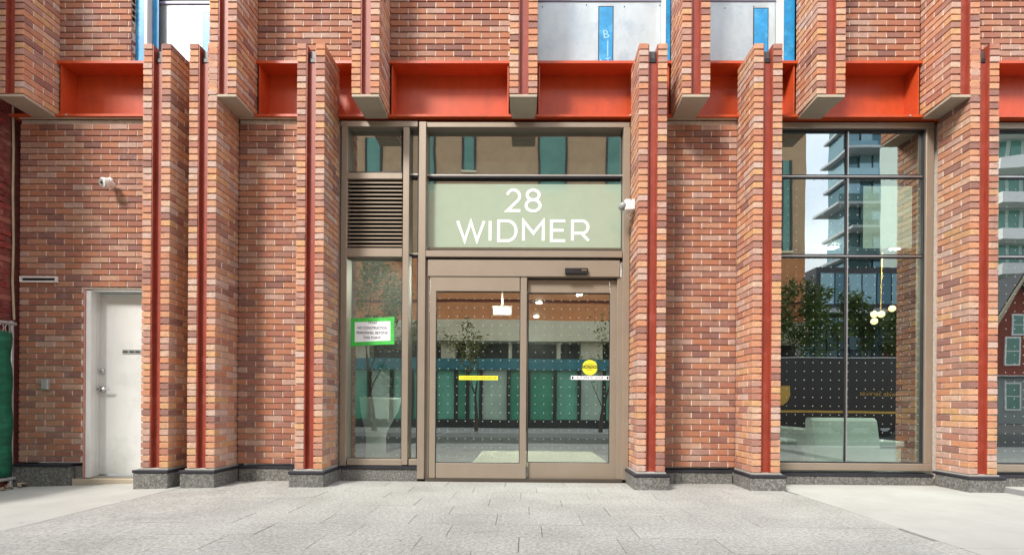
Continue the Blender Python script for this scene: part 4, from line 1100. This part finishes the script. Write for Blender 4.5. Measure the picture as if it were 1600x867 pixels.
tree('street_tree', 'leafy yellow green street tree mirrored behind the taped paper notice', RW(585, 668, ty)[0], ty, -0.01, 5.6, 1.0, 2600, 'leaf_yellow', 12, .02, .07, .42)
tree('street_tree', 'leafy green tree in front of the brown building end', RW(1236, 640, -10.3)[0], -10.3, -0.05, 5.0, .9, 2600, 'leaf', 21, 0, .08, .46)
tree('street_tree', 'dense green tree behind the delivery truck', RW(1385, 640, -13.2)[0], -13.2, -0.15, 6.0, 1.0, 4200, 'leaf', 33, 0, .09, .45)

# delivery truck
TY = -9.5
tk = tag(empty('delivery_truck', (RW(1310, 640, TY)[0], TY, -0.145)), 'dark brown delivery truck with gold lettering and shield parked across the street', 'truck')
def tkx(u, v=600): return RW(u, v, TY)[0] - tk.location.x
def tkz(v, u=1310): return RW(u, v, TY)[1] + 0.145
h1 = tkz(558)
MB().prism([(-4.1, 0.30), (2.55, 0.30), (2.55, 1.15), (2.35, 1.25), (2.15, h1 - 0.35), (1.95, h1 - .03), (-4.1, h1 - .03)], 'y', -2.1, 0).build('body', 'truck_brown', tk)
bx('roof', 'white_plastic', tk, -4.12, 1.98, -2.12, 0.02, h1 - 0.029, h1, 0.012)
bx('stripe', 'truck_gold', tk, -4.1, 2.54, 0.001, 0.008, tkz(645), tkz(641.5))
sx, sz = tkx(1222, 617), tkz(617, 1222)
sh = MB().prism([(sx - .24, sz + .30), (sx + .24, sz + .30), (sx + .25, sz), (sx + .17, sz - .20), (sx, sz - .34), (sx - .17, sz - .20), (sx - .25, sz)], 'y', 0.001, 0.01).build('shield', 'truck_gold', tk)
text('lettering', 'Worldwide Services', 'truck_gold', tk, tkx(1386), 0.006, tkz(615, 1380), 0.22, 1.75, face='back')
for x in (-2.9, 1.5):
    for y in (-1.95, -0.12):
        wh = MB().tube([(x, y - .11, .38), (x, y + .11, .38)], [.38, .38], 24).build('wheel', 'rubber', tk)
        MB().tube([(x, y - .115, .38), (x, y + .115, .38)], [.2, .2], 16).build('rim', 'galvanised', wh)
bx('bumper', 'black_plastic', tk, 2.5, 2.68, -2.05, -0.05, .42, .62, .02)
for y in (-1.8, -.3): bx('headlight', 'white_plastic', tk, 2.551, 2.58, y - .1, y + .1, .8, .98, .01)
MB().prism([(2.365, 1.25), (2.165, h1 - .4), (2.18, h1 - .4), (2.385, 1.25)], 'y', -1.95, -.15).build('windscreen', 'opp_window', tk)

# far glass tower and side house
TYW = -52.0
tx0, tx1 = RW(1326, 300, TYW)[0], RW(1480, 300, TYW)[0]
TW = tag(empty('glass_tower', ((tx0 + tx1) / 2, TYW, 0)), 'tall blue glass apartment tower with stepped balconies mirrored in the lobby window', 'tower')
hwid = (tx1 - tx0) / 2
fl = 3.3
bx('core', 'slate', TW, -hwid + .3, hwid - .3, -4, -0.5, -0.3, 72)
for i in range(21):
    z = i * fl
    prot = 1.9 if i in (3, 4, 7) else (.9 if i % 2 else .6)
    bx('floor_slab', 'tower_slab', TW, -hwid - prot, hwid + .4, -4.2, 0.9 if i % 3 else 1.6, z + 3.0, z + 3.3)
    bx('balcony_rail', 'tower_glass', TW, -hwid - prot + .1, -hwid + 3.2, 0.75, 0.8, z + 3.3, z + 4.3)
    for k in range(8):
        a = -hwid + k * (2 * hwid / 8)
        bx('window_pane', 'tower_glass', TW, a + .08, a + 2 * hwid / 8 - .08, -0.45 + .1 * ((k + i) % 3), -0.2 + .1 * ((k + i) % 3), z, z + 2.99)
    bx('window_pane', 'tower_glass', TW, -hwid - .1, -hwid + .29, -3.8, -0.6, z, z + 2.99)
PYW = -30.0
p0, p1_ = RW(1258, 520, PYW)[0], RW(1420, 520, PYW)[0]
PD = tag(empty('glass_podium', ((p0 + p1_) / 2, PYW, 0)), 'blue glass low block with a boxed window bay below the tower', 'building')
pw = (p1_ - p0) / 2; pz1 = RW(1310, 490, PYW)[1]
bx('core', 'slate', PD, -pw + .3, pw - .2, -10, -.4, -.3, pz1)
bx('roof_edge', 'tower_slab', PD, -pw, pw, -10.2, .3, pz1 + .001, pz1 + .35)
for k in range(9):
    a = -pw + k * 2 * pw / 9
    for i in range(3): bx('window_pane', 'tower_glass', PD, a + .06, a + 2 * pw / 9 - .06, -.38, -.2, .2 + i * (pz1 - .4) / 3, .1 + (i + 1) * (pz1 - .4) / 3)
qz0, qz1 = RW(1330, 478, PYW)[1], RW(1330, 442, PYW)[1]; qx = RW(1274, 470, PYW)[0] - PD.location.x
bx('boxed_bay', 'slate', PD, qx, pw - .4, -9, .1, pz1 + .36, qz1 + 1.2)
for k in range(6):
    a = qx + .3 + k * (pw - qx - .7) / 6
    bx('window_pane', 'tower_glass', PD, a, a + (pw - qx - .7) / 6 - .1, .101, .16, pz1 + .7, qz1 + .7)
HYW = -22.0
h0 = RW(1548, 560, HYW)[0]
HS = tag(empty('brick_house', (h0, HYW, -0.14)), 'old red brick gabled house with white windows mirrored beyond the last fin', 'house')
hz = RW(1575, 505, HYW)[1]; hp = RW(1575, 452, HYW)[1]
bx('wall', 'house_red', HS, 0, 5.2, -8, 0, 2.9, hz); bx('ground_floor_wall', 'wall_stone', HS, 0, 5.2, -8, 0, 0, 2.85)
bx('cornice', 'white_plastic', HS, -.1, 5.3, -.02, .3, 2.851, 2.899)
MB().prism([(-.1, hz), (3.2, hz), (1.55, hp + .6)], 'y', -8, .02).build('gable', 'house_red', HS)
MB().prism([(-.35, hz - .12), (-.1, hz - .12), (1.55, hp + .68), (3.2, hz - .12), (3.45, hz - .12), (1.55, hp + 1.0)], 'y', -8.1, .35).build('roof', 'slate', HS)
MB().prism([(-.30, hz - .13), (-.05, hz - .13), (1.55, hp + .62), (3.15, hz - .13), (3.40, hz - .13), (1.55, hp + .84)], 'y', .351, .42).build('bargeboard', 'tan_angle', HS)
MB().prism([(3.46, hz + .3), (5.5, hz - .2), (5.5, hz), (3.46, hz + .6)], 'y', -8, .3).build('roof', 'slate', HS)
for x, z, w2, h2 in ((.9, 3.6, .7, 1.5), (2.3, 3.6, .7, 1.5), (1.25, hz - .5, .6, 1.1), (.9, .9, .8, 1.5), (3.9, 3.6, .8, 1.5), (3.8, .8, .9, 1.6)):
    f_ = bx('window', 'white_plastic', HS, x - .1, x + w2 + .1, -.05, .06, z - .1, z + h2 + .1)
    bx('pane', 'opp_window', f_, x, x + w2, .061, .07, z, z + h2 / 2 - .03); bx('pane', 'opp_window', f_, x, x + w2, .061, .07, z + h2 / 2 + .03, z + h2)
bx('door', 'opp_dark', HS, 2.3, 3.2, -.04, .05, 0.1, 2.2)

AY = -34.0
a0, a1 = RW(1548, 300, AY)[0], RW(1700, 300, AY)[0]
AP = tag(empty('apartment_block', ((a0 + a1) / 2, AY, 0)), 'pale green apartment block with white balcony bands behind the red house', 'building')
aw = (a1 - a0) / 2
bx('wall', 'apt_wall', AP, -aw, aw, -12, 0, -.3, 30)
for i in range(9):
    bx('balcony', 'white_plastic', AP, -aw - .2, aw, .001, 1.2, 3 + i * 3.0, 3.9 + i * 3.0)
    for k in range(7): bx('window', 'opp_window', AP, -aw + .4 + k * aw / 3.5, -aw + .3 + (k + .8) * aw / 3.5, .001, .03, 4.1 + i * 3.0, 5.8 + i * 3.0)
